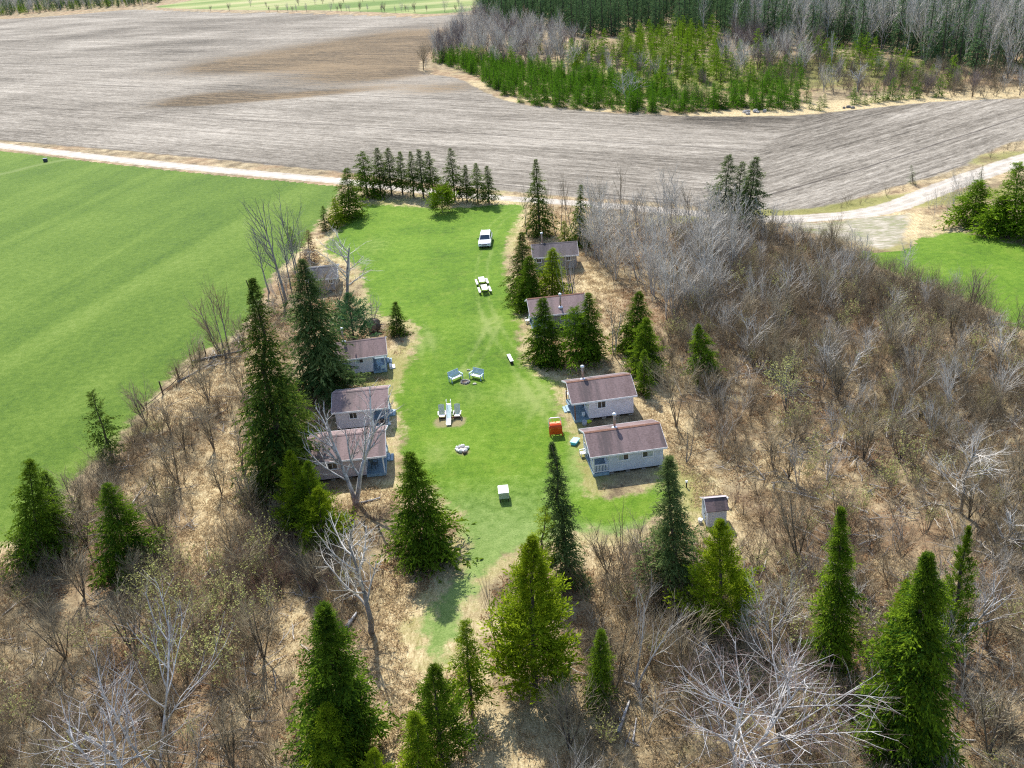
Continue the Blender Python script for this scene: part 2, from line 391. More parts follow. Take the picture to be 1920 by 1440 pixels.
HAY_A = row_ang((0, 410), (330, 330)); HAY_A = row_ang((330, 440), (470, 360))
M_HAY = grass_mat('hay_field_grass', [(.031, .076, .004), (.073, .136, .008), (.117, .185, .020), (.195, .258, .06)], HAY_A, .19)
M_LAWN = grass_mat('lawn_grass', [(.033, .078, .003), (.077, .160, .006), (.122, .215, .012), (.22, .30, .055)], .9, .06, (.25, .325, .10), (.175, .235, .03))
HAY = gpoly([(-500, 262), (-100, 279), (0, 281), (200, 302), (400, 321), (560, 333), (640, 344), (632, 380), (600, 425), (585, 455), (560, 480), (520, 520), (485, 585), (455, 622), (425, 645), (370, 668), (330, 707), (285, 760), (240, 812), (200, 855), (150, 905), (115, 985), (60, 1015), (0, 1032), (-400, 1090)], 4)
sheet('hay_field', HAY, .008, 1.3, M_HAY, margin=1.0)
HAYR = gpoly([(1600, 480), (1640, 455), (1700, 447), (1780, 432), (1850, 440), (1990, 470), (2200, 500), (2300, 760), (2010, 690), (1930, 640), (1880, 606), (1830, 575), (1750, 545), (1670, 515)], 4)
sheet('hay_field', HAYR, .008, .9, M_LAWN, lambda Q: {'pale': np.full(len(Q), -2.0), 'wear': np.zeros(len(Q)), 'dirt': np.zeros(len(Q))}, margin=1.0)
FAR = gpoly([(285, 14), (420, 19), (600, 20), (885, 23), (905, -30), (700, -60), (470, -40), (390, -8), (330, 6)], 3)
nb = NB('far_meadow'); P = nb.pos()
v = nb.noise(1.0, nb.map(P, (.006, .035, 1)), 4, .6)
c, h = litter(nb)
M_FAR = nb.done(nb.mix(edge(nb, 3, 4, .1), c, nb.ramp(v, [(.38, (.10, .165, .03)), (.5, (.21, .255, .08)), (.62, (.33, .315, .15))])), .95)
sheet('far_meadow', FAR, .02, 8, M_FAR, margin=4)

# mown lawn between the cabins
WEAR = [[(988, 384), (960, 398), (935, 415), (917, 440)], [(912, 470), (904, 500), (906, 560), (925, 610)], [(925, 610), (950, 650), (985, 705), (1022, 760), (1050, 800)], [(930, 600), (905, 650), (880, 690)], [(760, 560), (800, 650), (810, 760)], [(1040, 720), (1000, 800), (960, 900)]]
def pale(Q):
    y = G(900, 928)[1]; w = np.zeros(len(Q))
    for k, ln in enumerate(WEAR):
        p = gpoly(ln, 5, False); d = seg_dist(Q, p[:-1], p[1:]); w = np.maximum(w, (.42 if k < 4 else .25) * np.exp(-((d - .75) / .38) ** 2))
    w = w + blobs(Q, [(905, 610, 3, 5, .4), (790, 640, 3, 4, .5), (880, 745, 2, 4, .4), (1000, 745, 3, 5, .5), (820, 850, 2, 3, .5), (960, 480, 3, 6, .4), (870, 700, 2, 2, .4), (1080, 860, 1, 4, .7), (950, 740, 2, 4, .3), (700, 460, 4, 6, .4)])
    return {'wear': w, 'dirt': blobs(Q, [(829, 791, .8, 1.3, 1), (858, 791, .8, 1.3, 1), (844, 790, 1.6, .8, .6), (868, 848, .9, .8, .8), (872, 718, .8, .8, .8), (1095, 852, .7, 1.5, .7), (940, 938, .6, .8, .4), (1120, 1005, 2, 1.5, .6)]),
            'pale': (y - Q[:, 1]) * .22 + blobs(Q, [(760, 1000, 2, 3, 1), (1150, 960, 5, 3, -3), (1130, 1000, 5, 3, 1.0), (700, 720, 2.5, 4, 2.2), (610, 465, 5, 6, .8), (945, 405, 6, 3, 1.2), (1080, 850, 1.5, 6, 1.0)])}
sheet('lawn', LAWN, .012, .42, M_LAWN, pale, margin=.8)

# gravel road and turn-in
nb = NB('gravel'); P = nb.pos()
f = nb.noise(7, P, 5, .75); m = nb.noise(.5, P, 4, .6)
gc = nb.ramp(nb.ma('ADD', nb.ma('MULTIPLY', f, .5), nb.ma('MULTIPLY', m, .5)), [(.34, (.23, .20, .155)), (.5, (.41, .365, .305)), (.66, (.56, .51, .44))])
ru = nb.mr(nb.ma('ABSOLUTE', nb.ma('SUBTRACT', nb.attr('sd'), 1.6)), .0, .4, .35, 0)
gc = nb.mix(ru, gc, (.62, .57, .51))
c, h = litter(nb)
M_GRAVEL = nb.done(nb.mix(edge(nb, .5, 1.3, .8), c, gc), .95, nb.bump(f, .06, .6))
RC = gpoly([(-500, 213), (-100, 259), (0, 273), (100, 285), (200, 297), (350, 313), (500, 327), (640, 340), (760, 354), (870, 366), (960, 373), (1080, 381), (1200, 391), (1320, 402), (1440, 411), (1540, 409), (1620, 400), (1680, 386), (1740, 363), (1800, 340), (1860, 319), (1920, 299), (2050, 262)], 5, False)
def rdist(Q):
    w = np.interp(Q[:, 0], [-60, -10, 5, 30, 50, 90], [2.2, 1.9, 1.6, 1.7, 2.3, 2.6])
    return w - seg_dist(Q, RC[:-1], RC[1:])
sheet('gravel_road', RC, .020, .8, M_GRAVEL, margin=.6, dist=rdist)
nb = NB('muddy_gravel'); P = nb.pos()
f = nb.noise(1.0, nb.map(P, (.5, 2.6, 1), -.6), 5, .7, 1.0); m = nb.noise(.35, P, 4, .6)
gc = nb.ramp(nb.ma('ADD', nb.ma('MULTIPLY', f, .6), nb.ma('MULTIPLY', m, .4)), [(.36, (.15, .20, .05)), (.47, (.25, .23, .15)), (.62, (.46, .41, .34))])
c, h = litter(nb)
M_MUD = nb.done(nb.mix(edge(nb, 1.5, 4, .5), c, gc), .95, nb.bump(f, .1, .7))
sheet('turning_place', gpoly([(1450, 418), (1540, 414), (1625, 404), (1700, 390), (1715, 412), (1700, 455), (1655, 470), (1590, 455), (1520, 442)], 4), .016, .7, M_MUD, margin=.6)
# field track on the left meadow and the path worn beside the near cabins
nb = NB('worn_grass'); P = nb.pos(); f = nb.noise(3, P, 4, .7); c, h = litter(nb)
M_TRACK = nb.done(nb.mix(edge(nb, .9, 1.0), nb.ramp(f, [(.35, (.07, .125, .012)), (.65, (.14, .20, .035))]), nb.ramp(f, [(.35, (.10, .155, .03)), (.65, (.165, .215, .06))])), .95)
TC = gpoly([(-150, 352), (0, 327), (60, 312), (110, 302), (150, 297)], 4, False)
sheet('field_track', TC, .014, .7, M_TRACK, margin=.1, dist=lambda Q: np.minimum(1.0 - np.abs(seg_dist(Q, TC[:-1], TC[1:]) - 0.0), .9))
# ------------------------------------------------------------------ foliage and bark materials
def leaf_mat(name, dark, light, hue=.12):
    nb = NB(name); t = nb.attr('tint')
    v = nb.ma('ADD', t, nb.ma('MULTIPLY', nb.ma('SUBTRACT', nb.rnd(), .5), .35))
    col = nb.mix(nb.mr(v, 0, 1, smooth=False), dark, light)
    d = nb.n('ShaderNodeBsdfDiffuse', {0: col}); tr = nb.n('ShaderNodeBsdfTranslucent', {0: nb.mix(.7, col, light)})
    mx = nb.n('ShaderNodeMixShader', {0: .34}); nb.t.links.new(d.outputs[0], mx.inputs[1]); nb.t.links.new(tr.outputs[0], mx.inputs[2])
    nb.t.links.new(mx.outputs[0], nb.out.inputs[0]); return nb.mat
def bark_mat(name, lo, hi, scale=3.0, zs=.4, var=.3):
    nb = NB(name); o = nb.objc(); n = nb.noise(scale, nb.map(o, (1, 1, zs)), 5, .7)
    c = nb.mix(nb.mr(n, .35, .65), lo, hi)
    c = nb.mix(nb.ma('MULTIPLY', nb.rnd(), var), c, tuple(x * .45 for x in lo))
    return nb.done(c, .85, spec=.15)
L_SPRUCE = leaf_mat('spruce_needles', (.026, .062, .009), (.15, .235, .016))
L_DARK = leaf_mat('dark_needles', (.022, .052, .012), (.145, .205, .026))
L_LICHEN = leaf_mat('lichened_needles', (.020, .052, .015), (.175, .23, .075))
L_GOLD = leaf_mat('yellow_green_needles', (.040, .088, .007), (.29, .375, .018))
L_CEDAR = leaf_mat('cedar_scales', (.022, .060, .009), (.19, .285, .016))
L_PINE = leaf_mat('pine_needles', (.03, .085, .035), (.11, .21, .085))
L_BRIGHT = leaf_mat('young_pine_needles', (.05, .11, .008), (.22, .35, .022))
L_FAR = leaf_mat('far_needles', (.028, .066, .032), (.12, .20, .08))
L_RUST = leaf_mat('dead_needles', (.09, .05, .03), (.22, .13, .08))
L_BUD = leaf_mat('spring_buds', (.20, .215, .06), (.44, .44, .17))
B_DARK = bark_mat('dark_bark', (.045, .035, .028), (.13, .105, .085))
B_GREY = bark_mat('grey_bark', (.15, .14, .13), (.38, .36, .335))
B_WHITE = bark_mat('white_bark', (.30, .285, .27), (.66, .645, .63), 2.0, .6, .15)
B_BROWN = bark_mat('brown_twigs', (.21, .16, .10), (.50, .40, .265), .6, 1, .5)
B_PALE = bark_mat('pale_twigs', (.36, .33, .285), (.70, .655, .58), .6, 1, .2)
B_STEM = bark_mat('dark_stems', (.095, .078, .06), (.26, .22, .17), .6, 1, .4)
B_RED = bark_mat('reddish_twigs', (.16, .075, .06), (.38, .21, .17), .6, 1, .5)
B_PURPLE = bark_mat('purple_brown_twigs', (.17, .115, .10), (.36, .26, .235), .6, 1, .4)
B_TAN = bark_mat('tan_twigs', (.27, .215, .13), (.55, .46, .31), .6, 1, .5)

# ------------------------------------------------------------------ conifers
def diamonds(O, D, Lg, Wd, rn, droop=.0):
    """leaf-shaped faces: origin, direction, length, width; every one bent along its middle"""
    n = len(O); up = np.tile([0, 0, 1.0], (n, 1)) + rn.normal(0, .45, (n, 3))
    s = np.cross(D, up); s /= np.linalg.norm(s, axis=1)[:, None] + 1e-9
    mid = O + D * (Lg * .45)[:, None]; tip = O + D * Lg[:, None]; tip[:, 2] -= droop * Lg
    V = np.stack([O, mid + s * (Wd * .5)[:, None], tip, mid - s * (Wd * .5)[:, None]], 1).reshape(-1, 3)
    return V, np.arange(4 * n).reshape(n, 4)
PROF = {'spruce': lambda t: np.clip(1.02 - t, 0, 1) ** .76 * (1 - .30 * np.clip(.14 - t, 0, 1) / .14),
        'narrow': lambda t: np.clip(1.0 - t, 0, 1) ** .74 * (.90 + .25 * np.sin(t * 3.0)),
        'cedar': lambda t: np.clip(1.01 - t, 0, 1) ** .74 * np.clip(.66 + 2.4 * t, 0, 1) * 1.02,
        'column': lambda t: np.clip(1.01 - t, 0, 1) ** .72 * np.clip(.58 + 2.2 * t, 0, 1) * 1.08,
        'round': lambda t: np.sqrt(np.clip(1 - (2 * t - .85) ** 2 / 1.4, 0.03, 1)),
        'airy': lambda t: np.clip(1.04 - t, 0, 1) ** .7 * np.clip(.35 + 3.0 * t, 0, 1)}
def conifer_arrays(seed, h, r, kind='spruce', nb=220, nt=12, t0=.04, gap=.0, size=1.0, sub=1, fat=1.0):
    rn = np.random.default_rng(seed); P = PROF[kind]
    k = np.arange(nb) + rn.uniform(-.5, .5, nb)
    if kind in ('spruce', 'narrow', 'airy') and nb > 100:      # boughs in layers
        per = max(6, nb // int(9 + 1.5 * h)); k = np.where(rn.random(nb) < .78, np.floor(np.arange(nb) / per) * per + rn.normal(0, .10 * per, nb), k)
    t = t0 + (1 - t0) * (1 - (1 - np.clip(k / nb, 0, .995)) ** (1.35))
    t = np.clip(t, t0, .99)
    az = np.arange(nb) * 2.39996 + rn.normal(0, .5, nb)
    lob = 1 + .15 * np.sin(az * 2 + rn.uniform(0, 6)) * (1 - t) + .15 * np.sin(az * 3 + t * 11 + rn.uniform(0, 6)) + .13 * np.sin(t * rn.uniform(26, 34) + az)   # uneven outline
    L = r * P(t) * rn.uniform(.52, 1.16, nb) * lob + .02 * r
    if gap: L *= np.where(rn.random(nb) < gap, rn.uniform(.25, .6, nb), 1)
    up = {'spruce': -.16, 'narrow': -.32, 'cedar': .30, 'column': .55, 'round': .25, 'airy': .02}[kind]
    el = up + .75 * np.clip(t - .45, 0, 1) + rn.normal(0, .12, nb)
    d = np.stack([np.cos(az) * np.cos(el), np.sin(az) * np.cos(el), np.sin(el)], 1)
    base = np.stack([np.zeros(nb), np.zeros(nb), t * h], 1)
    # twigs along every branch, both sides and on top
    u = np.tile(np.linspace(.22, 1.0, nt), (nb, 1)) + rn.uniform(-.05, .05, (nb, nt))
    if kind in ('cedar', 'column', 'round'): u = .45 + .55 * (u - .22) / .78
    sag = (-.18 if kind in ('spruce', 'narrow', 'airy') else .10) * L[:, None] * u ** 2
    O = base[:, None, :] + d[:, None, :] * (L[:, None] * u)[..., None]; O[..., 2] += sag
    sgn = np.where(np.arange(nt) % 2, 1, -1)[None, :] * np.ones((nb, 1))
    ang = sgn * rn.uniform(.35, 1.05, (nb, nt)); ang[:, -1] *= .3
    ca, sa = np.cos(az[:, None] + ang), np.sin(az[:, None] + ang)
    te = el[:, None] + rn.normal(-.12 if up < .2 else .35, .30, (nb, nt))
    D = np.stack([ca * np.cos(te), sa * np.cos(te), np.sin(te)], -1)
    TL = (.30 * L[:, None] * (1.18 - .62 * u) + .035 * h ** .5) * rn.uniform(.7, 1.25, (nb, nt)) * size
    TW = TL * rn.uniform(.26, .42, (nb, nt)) * (1.3 if up > .2 else 1.0)
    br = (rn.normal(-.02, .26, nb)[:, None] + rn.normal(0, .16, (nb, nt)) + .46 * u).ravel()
    O, D, TL, TW = O.reshape(-1, 3), D.reshape(-1, 3), TL.ravel(), TW.ravel()
    if sub > 1:                                    # every twig carries a fan of small sprays
        o, d, l, w, b = [], [], [], [], []
        for k in range(sub):
            f = (k + .5) / sub; x = rn.normal(0, 1, O.shape); x -= D * (x * D).sum(1)[:, None]; x /= np.linalg.norm(x, axis=1)[:, None]
            x[:, 2] *= .6; a = rn.uniform(.3, .95, len(O)) * (1.1 - .6 * f)
            o.append(O + D * (TL * f * .85)[:, None] + rn.normal(0, .03, O.shape)); e = D * np.cos(a)[:, None] + x * np.sin(a)[:, None]; d.append(e)
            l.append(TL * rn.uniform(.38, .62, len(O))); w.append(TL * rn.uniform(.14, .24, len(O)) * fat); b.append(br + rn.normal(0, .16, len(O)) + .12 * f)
        O, D, TL, TW, br = np.concatenate(o), np.concatenate(d), np.concatenate(l), np.concatenate(w), np.concatenate(b)
    V, F = diamonds(O, D, TL, TW, rn, .12)
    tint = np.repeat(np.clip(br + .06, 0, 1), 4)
    return V, F, tint
def lean(V, h, off, curve=0.0):
    """bend a tree so that its tip stands `off` away from over its foot"""
    t = np.clip(V[:, 2] / h, 0, 1.2); k = t if not curve else t * (1 - curve) + curve * t ** 2
    V = V.copy(); V[:, 0] += off[0] * k; V[:, 1] += off[1] * k; return V
def tube_np(pts, rs, n):
    """tube mesh arrays along pts"""
    pts = np.asarray(pts, float); m = len(pts)
    d = np.gradient(pts, axis=0); d /= np.linalg.norm(d, axis=1)[:, None] + 1e-9
    a = np.cross(d, np.where(np.abs(d[:, 2:3]) > .85, [[0.9, .3, .1]], [[0, 0, 1.0]])); a /= np.linalg.norm(a, axis=1)[:, None] + 1e-9
    b = np.cross(d, a); th = np.arange(n) * 2 * pi / n
    V = pts[:, None, :] + (a[:, None, :] * np.cos(th)[None, :, None] + b[:, None, :] * np.sin(th)[None, :, None]) * np.asarray(rs)[:, None, None]
    i = np.arange((m - 1) * n).reshape(m - 1, n); j = np.roll(i, -1, 1)
    return V.reshape(-1, 3), np.stack([i, j, j + n, i + n], -1).reshape(-1, 4)
def join_arrays(lst):
    V, F, k = [], [], 0
    for v, f in lst: V.append(v); F.append(f + k); k += len(v)
    return np.concatenate(V), np.concatenate(F)
def trunk_arrays(h, r0, seed, branches=10, r=1.0, top=.99):
    rn = np.random.default_rng(seed); z = np.linspace(-.25, h * top, 9)
    pts = np.stack([rn.normal(0, .012 * h, 9) * (z / h), rn.normal(0, .012 * h, 9) * (z / h), z], 1)
    A = [tube_np(pts, r0 * np.clip(1 - z / h, .06, 1) ** .8, 7)]
    for i in range(branches):
        t = rn.uniform(.06, .8); a = rn.uniform(0, 6.3); L = r * (1 - t) * rn.uniform(.6, .95)
        b = np.array([0, 0, t * h]); e = np.array([cos(a) * L, sin(a) * L, -.12 * L])
        A.append(tube_np(np.stack([b, b + e * .5 + [0, 0, .03 * L], b + e]), [r0 * .22, r0 * .14, r0 * .04], 4))
    return join_arrays(A)
WIDE = 1.24
def conifer(name, label, cat, base, tip, wpx, kind='spruce', leaf=None, nb=220, nt=12, t0=.05, gap=.1, seed=0, group=None, bark=None, size=1.0, curve=0.0, r0=None, maxlean=.22):
    B = G(*base); T = above(B, *tip); h = T[2]; s = scale_at(B + [0, 0, h * .35]); r = .5 * wpx / s * WIDE
    off = np.array([T[0] - B[0], 0.0]); off = np.clip(off, -maxlean * h, maxlean * h)
    V, F, tint = conifer_arrays(seed, h, r, kind, int(nb * 1.1), nt, t0, gap, max(size, .85), 3 if wpx < 60 else 4, 1.25 if wpx < 60 else 1.0)
    root = empty(name, B)
    tag(root, label, cat, group)
    tv, tf = trunk_arrays(h, r0 or (.016 * h + .03), seed + 7, 16 if t0 > .15 else 8, r)
    obj_of('trunk', mesh_np('trunk', lean(tv, h, off, curve), [tf], bark or B_DARK, smooth=True), root)
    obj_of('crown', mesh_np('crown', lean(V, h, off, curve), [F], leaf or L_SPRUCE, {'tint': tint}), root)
    return root

# ------------------------------------------------------------------ bare trees and brush
def grow(rn, p, d, L, r, depth, out, kids, spread, upb, wob, taper=.55, nseg=5, kid_from=.25):
    pts, rs = [p.copy()], [r]; q = p.copy(); e = d / np.linalg.norm(d)
    for i in range(nseg):
        e = e + rn.normal(0, wob, 3) + np.array([0, 0, upb]); e /= np.linalg.norm(e)
        q = q + e * L / nseg; pts.append(q.copy()); rs.append(r * (1 - (1 - taper * .6) * (i + 1) / nseg))
    if depth == 0: rs[-1] = r * .12
    out.append((np.array(pts), np.array(rs), depth))
    if depth == 0: return
    for k in range(kids[depth]):
        f = kid_from + (1 - kid_from) * (k + rn.random()) / kids[depth]
        i = min(int(f * nseg), nseg - 1); w = f * nseg - i; b = pts[i] * (1 - w) + pts[i + 1] * w
        dd = pts[i + 1] - pts[i]; dd /= np.linalg.norm(dd); x = rn.normal(0, 1, 3); x -= dd * (x @ dd); x /= np.linalg.norm(x)
        a = spread * rn.uniform(.6, 1.25); nd = dd * cos(a) + x * sin(a)
        grow(rn, b, nd, L * rn.uniform(.38, .68) * (1.12 - .5 * f), max(r * .5 * (1.1 - .45 * f), .004), depth - 1, out, kids, spread, upb, wob, taper, max(3, nseg - 1), .15)
def sides(d, near): return {0: 3, 1: 3, 2: 4, 3: 6, 4: 7}.get(d, 6) if near else {0: 3, 1: 3, 2: 3, 3: 4, 4: 5}.get(d, 4)
def bare_arrays(seed, stems, kids, depth, spread=.7, upb=.08, wob=.10, near=True, kid_from=.25, nseg=6, fine=False):
    """stems: list of (foot, direction, length, radius); returns (trunk arrays, twig arrays)"""
    rn = np.random.default_rng(seed); out = []
    for p, d, L, r in stems: grow(rn, np.array(p, float), np.array(d, float), L, r, depth, out, kids, spread, upb, wob, nseg=nseg, kid_from=kid_from)
    tr = join_arrays([tube_np(p, r, sides(k, near)) for p, r, k in out if k == depth])
    if fine:
        return tr, join_arrays([tube_np(p, r, sides(k, near)) for p, r, k in out if 0 < k < depth]), join_arrays([tube_np(p, r, 3) for p, r, k in out if k == 0])
    tw = join_arrays([tube_np(p, r, sides(k, near)) for p, r, k in out if k < depth])
    return tr, tw
def bare_tree(name, label, cat, base, tip, wpx, style='open', bark=None, twig=None, seed=0, group=None, buds=None, kids=None, rad0=None, forks=1, fine=None):
    B = G(*base); T = above(B, *tip); h = max(T[2], 1.0); s = scale_at(B + [0, 0, h * .5]); w = .5 * wpx / s
    off = np.clip((T[0] - B[0]) / h, -.45, .45); rn = np.random.default_rng(seed + 50)
    r0 = rad0 or .012 * h + .02; foot = (0, 0, -.15)
    if style == 'pole':      # tall bare stem, short side branches high up
        st = [(foot, (off, 0, 1), h * .98, r0)]; tr, tw, fi = bare_arrays(seed, st, kids or {2: 16, 1: 4, 0: 0}, 2, min(1.1, .35 + w / h * 2), .10, .035, True, .35, 8, True)
    elif style == 'forked':
        st = [((rn.normal(0, .1), rn.normal(0, .1), -.15), (off + sp * w / h, rn.normal(0, .12), 1), h * rn.uniform(.78, .98), r0 * .8) for sp in np.linspace(-.6, .6, forks)]
        tr, tw, fi = bare_arrays(seed, st, kids or {3: 7, 2: 5, 1: 3}, 3, .55, .07, .07, True, .3, 6, True)
    else:                    # open, wide crown
        st = [((rn.normal(0, .08), rn.normal(0, .08), -.15), (off + sp * .5 * w / h, rn.normal(0, .10), 1), h * .82, r0 * (1 if forks == 1 else .8)) for sp in (np.linspace(-.8, .8, forks) if forks > 1 else [0])]
        tr, tw, fi = bare_arrays(seed, st, kids or {3: 11, 2: 6, 1: 4}, 3, min(1.25, .55 + .35 * w / h * 2), .05, .09, True, .28, 6, True)
    root = empty(name, B); tag(root, label, cat, group)
    # bring the crown to the width and height seen
    allv = np.concatenate([tr[0], tw[0], fi[0]]); kz = h / max(allv[:, 2].max(), .1)
    ax = off * kz
    def fit(v):
        v = v.copy(); v[:, 2] *= kz; return v
    cen = lambda v: v[:, 0] - off * np.clip(v[:, 2], 0, None)
    tv, wv, fv = fit(tr[0]), fit(tw[0]), fit(fi[0])
    wid = np.percentile(np.abs(cen(fv)), 96); kx = np.clip(w / max(wid, .05), .3, 2.6)
    for v in (tv, wv, fv):
        c = off * np.clip(v[:, 2], 0, None); f = 1 + (kx - 1) * np.clip(v[:, 2] / h * 4 - .2, 0, 1)
        v[:, 0] = c + (v[:, 0] - c) * f; v[:, 1] *= f
    obj_of('trunk', mesh_np('trunk', tv, [tr[1]], bark or B_GREY, smooth=True), root)
    bf = [tw[1], fi[1] + len(wv)]
    obj_of('branches', mesh_np('branches', np.concatenate([wv, fv]), bf, [twig or bark or B_GREY, fine or twig or bark or B_GREY], matidx=np.r_[np.zeros(len(bf[0]), int), np.ones(len(bf[1]), int)]), root)
    if buds:
        pick = rn.choice(len(fv), min(buds, len(fv)), False); O = fv[pick] + rn.normal(0, .08, (len(pick), 3)); D = rn.normal(0, 1, (len(pick), 3)); D /= np.linalg.norm(D, axis=1)[:, None]
        V, F = diamonds(O, D, rn.uniform(.10, .22, len(O)), rn.uniform(.08, .14, len(O)), rn)
        obj_of('buds', mesh_np('buds', V, [F], L_BUD, {'tint': np.repeat(rn.random(len(O)), 4)}), root)
    return root
def shrub_mesh(name, seed, h, nstem, spread, twigs, mat, rad=.014, buds=0, leaf=None, stem=None):
    rn = np.random.default_rng(seed)
    st = []
    for i in range(nstem):
        a = rn.uniform(0, 6.3); t = rn.uniform(.1, 1) ** .7 * spread
        st.append(((cos(a) * .12 * rn.random(), sin(a) * .12 * rn.random(), -.05), (cos(a) * t, sin(a) * t, 1), h * rn.uniform(.6, 1.0), rad * rn.uniform(.8, 1.5)))
    tr, tw = bare_arrays(seed, st, {2: twigs[0], 1: twigs[1]}, 2, .50, .06, .11, False, .3, 4)
    V, F = join_arrays([tr, tw]); mats, mi, fl = [mat, stem or B_STEM], np.r_[np.ones(len(tr[1]), int), np.zeros(len(tw[1]), int)], F
    at = {'tint': np.zeros(len(V))}
    if buds:
        pick = rn.choice(np.where(V[:, 2] > h * .35)[0], buds); O = V[pick]; D = rn.normal(0, 1, (buds, 3)); D /= np.linalg.norm(D, axis=1)[:, None]
        V2, F2 = diamonds(O, D, rn.uniform(.09, .2, buds), rn.uniform(.06, .12, buds), rn)
        fl = np.concatenate([F, F2 + len(V)]); V = np.concatenate([V, V2]); at = {'tint': np.r_[at['tint'], np.repeat(rn.random(buds), 4)]}
        mats.append(leaf or L_BUD); mi = np.r_[mi, np.full(buds, 2)]
    return mesh_np(name, V, [fl], mats, at, matidx=mi)
def tuft_mesh(name, seed, mat, n=46, h=.5, spread=.55, wid=.05):
    rn = np.random.default_rng(seed); a = rn.uniform(0, 6.3, n); rr = spread * np.sqrt(rn.random(n)); O = np.stack([np.cos(a) * rr, np.sin(a) * rr, np.zeros(n)], 1)
    b = rn.uniform(0, 6.3, n); el = rn.uniform(.25, 1.35, n); D = np.stack([np.cos(b) * np.cos(el), np.sin(b) * np.cos(el), np.sin(el)], 1)
    V, F = diamonds(O, D, rn.uniform(.5, 1.2, n) * h, rn.uniform(.6, 1.4, n) * wid, rn, .35)
    return mesh_np(name, V, [F], mat, {'tint': np.repeat(rn.random(n), 4)})

def scatter(name, label, cat, pts, rot, scl, protos):
    """ground cover nobody could count: one object, its plants put on points by geometry nodes"""
    me = bpy.data.meshes.new(name); me.vertices.add(len(pts)); me.vertices.foreach_set('co', np.asarray(pts, np.float32).ravel())
    rn = np.random.default_rng(len(pts))
    for k, a in (('rz', rot), ('scl', scl)): me.attributes.new(k, 'FLOAT', 'POINT').data.foreach_set('value', np.asarray(a, np.float32))
    me.attributes.new('pick', 'INT', 'POINT').data.foreach_set('value', rn.integers(0, len(protos), len(pts)).astype(np.int32))
    o = obj_of(name, me); tag(o, label, cat, None, 'stuff')
    g = bpy.data.node_groups.new(name, 'GeometryNodeTree')
    g.interface.new_socket('Geometry', in_out='INPUT', socket_type='NodeSocketGeometry'); g.interface.new_socket('Geometry', in_out='OUTPUT', socket_type='NodeSocketGeometry')
    N = g.nodes.new; K = g.links.new
    gi, go = N('NodeGroupInput'), N('NodeGroupOutput')
    j = N('GeometryNodeJoinGeometry')
    for i, p in enumerate(protos):
        oi = N('GeometryNodeObjectInfo'); oi.inputs['Object'].default_value = p; oi.inputs['As Instance'].default_value = True
        iop = N('GeometryNodeInstanceOnPoints')
        def na(nm, t='FLOAT'):
            x = N('GeometryNodeInputNamedAttribute'); x.data_type = t; x.inputs['Name'].default_value = nm; return x.outputs['Attribute']
        cmp_ = N('FunctionNodeCompare'); cmp_.data_type = 'INT'; cmp_.operation = 'EQUAL'
        K(na('pick', 'INT'), cmp_.inputs[2]); cmp_.inputs[3].default_value = i
        cx = N('ShaderNodeCombineXYZ'); K(na('rz'), cx.inputs[2])
        e2r = N('FunctionNodeEulerToRotation'); K(cx.outputs[0], e2r.inputs[0])
        K(gi.outputs[0], iop.inputs['Points']); K(cmp_.outputs[0], iop.inputs['Selection']); K(oi.outputs['Geometry'], iop.inputs['Instance'])
        K(e2r.outputs[0], iop.inputs['Rotation']); K(na('scl'), iop.inputs['Scale']); K(iop.outputs[0], j.inputs[0])
    K(j.outputs[0], go.inputs[0])
    m = o.modifiers.new('plants', 'NODES'); m.node_group = g
    return o
def source(name, me): return bpy.data.objects.new(name, me)       # never linked to the scene: only a plant kind for scatter()
def poisson(P, dens, seed, jitter=True, keep=None):
    """points about evenly spread over world polygon P, `dens` per square metre"""
    rn = np.random.default_rng(seed); c = 1 / sqrt(dens); lo, hi = P.min(0), P.max(0)
    Q, _ = grid(lo[0], hi[0], lo[1], hi[1], c); Q = Q + rn.uniform(-.5, .5, Q.shape) * c
    Q = Q[inside(Q, P)]
    return Q if keep is None else Q[keep(Q, rn)]
# ------------------------------------------------------------------ cabins
def roof_mat(name, c1, c2, stain):
    nb = NB(name); o = nb.objc(); sp = nb.n('ShaderNodeSeparateXYZ', {0: o})
    course = nb.ma('FRACT', nb.ma('MULTIPLY', sp.outputs[2], 1 / .075))
    seam = nb.mr(course, .0, .22, 1, 0)
    tab = nb.noise(1.0, nb.map(o, (5.0, 5.0, 14)), 2, .5)
    big = nb.noise(.55, nb.map(o, (1.3, .4, .4)), 4, .6); st = nb.noise(.8, nb.map(o, (1.6, .18, .18)), 4, .65)
    c = nb.mix(nb.mr(nb.ma('ADD', nb.ma('MULTIPLY', tab, .5), nb.ma('MULTIPLY', big, .5)), .35, .65), c1, c2)
    c = nb.mix(nb.mr(st, .46, .64, 0, .75), c, stain)
    c = nb.mix(nb.ma('MULTIPLY', seam, .38), c, tuple(x * .45 for x in c1))
    return nb.done(c, .9, nb.bump(nb.ma('ADD', course, tab), .012, .6))
R_MAUVE = roof_mat('mauve_shingles', (.145, .102, .098), (.22, .158, .154), (.085, .070, .070))
R_PINK = roof_mat('pinkish_shingles', (.19, .135, .13), (.275, .20, .192), (.14, .115, .108))
R_DARK = roof_mat('dark_shingles', (.085, .072, .075), (.14, .12, .125), (.06, .055, .06))
R_SLATE = roof_mat('grey_shingles', (.050, .052, .060), (.088, .092, .104), (.035, .035, .042))
M_CAP = plain('ridge_shingles', (.24, .125, .085), .9, .2, 5)
W_WHITE = wood_paint('mauve_white_boards', (.66, .62, .66), 'X', .20, .85)
W_BLUE = wood_paint('pale_blue_boards', (.55, .58, .64), 'X', .20, .78)
W_GREY = wood_paint('grey_boards', (.27, .25, .25), 'X', .20, .72)
W_PINK = wood_paint('dusty_boards', (.50, .43, .43), 'X', .20, .75)
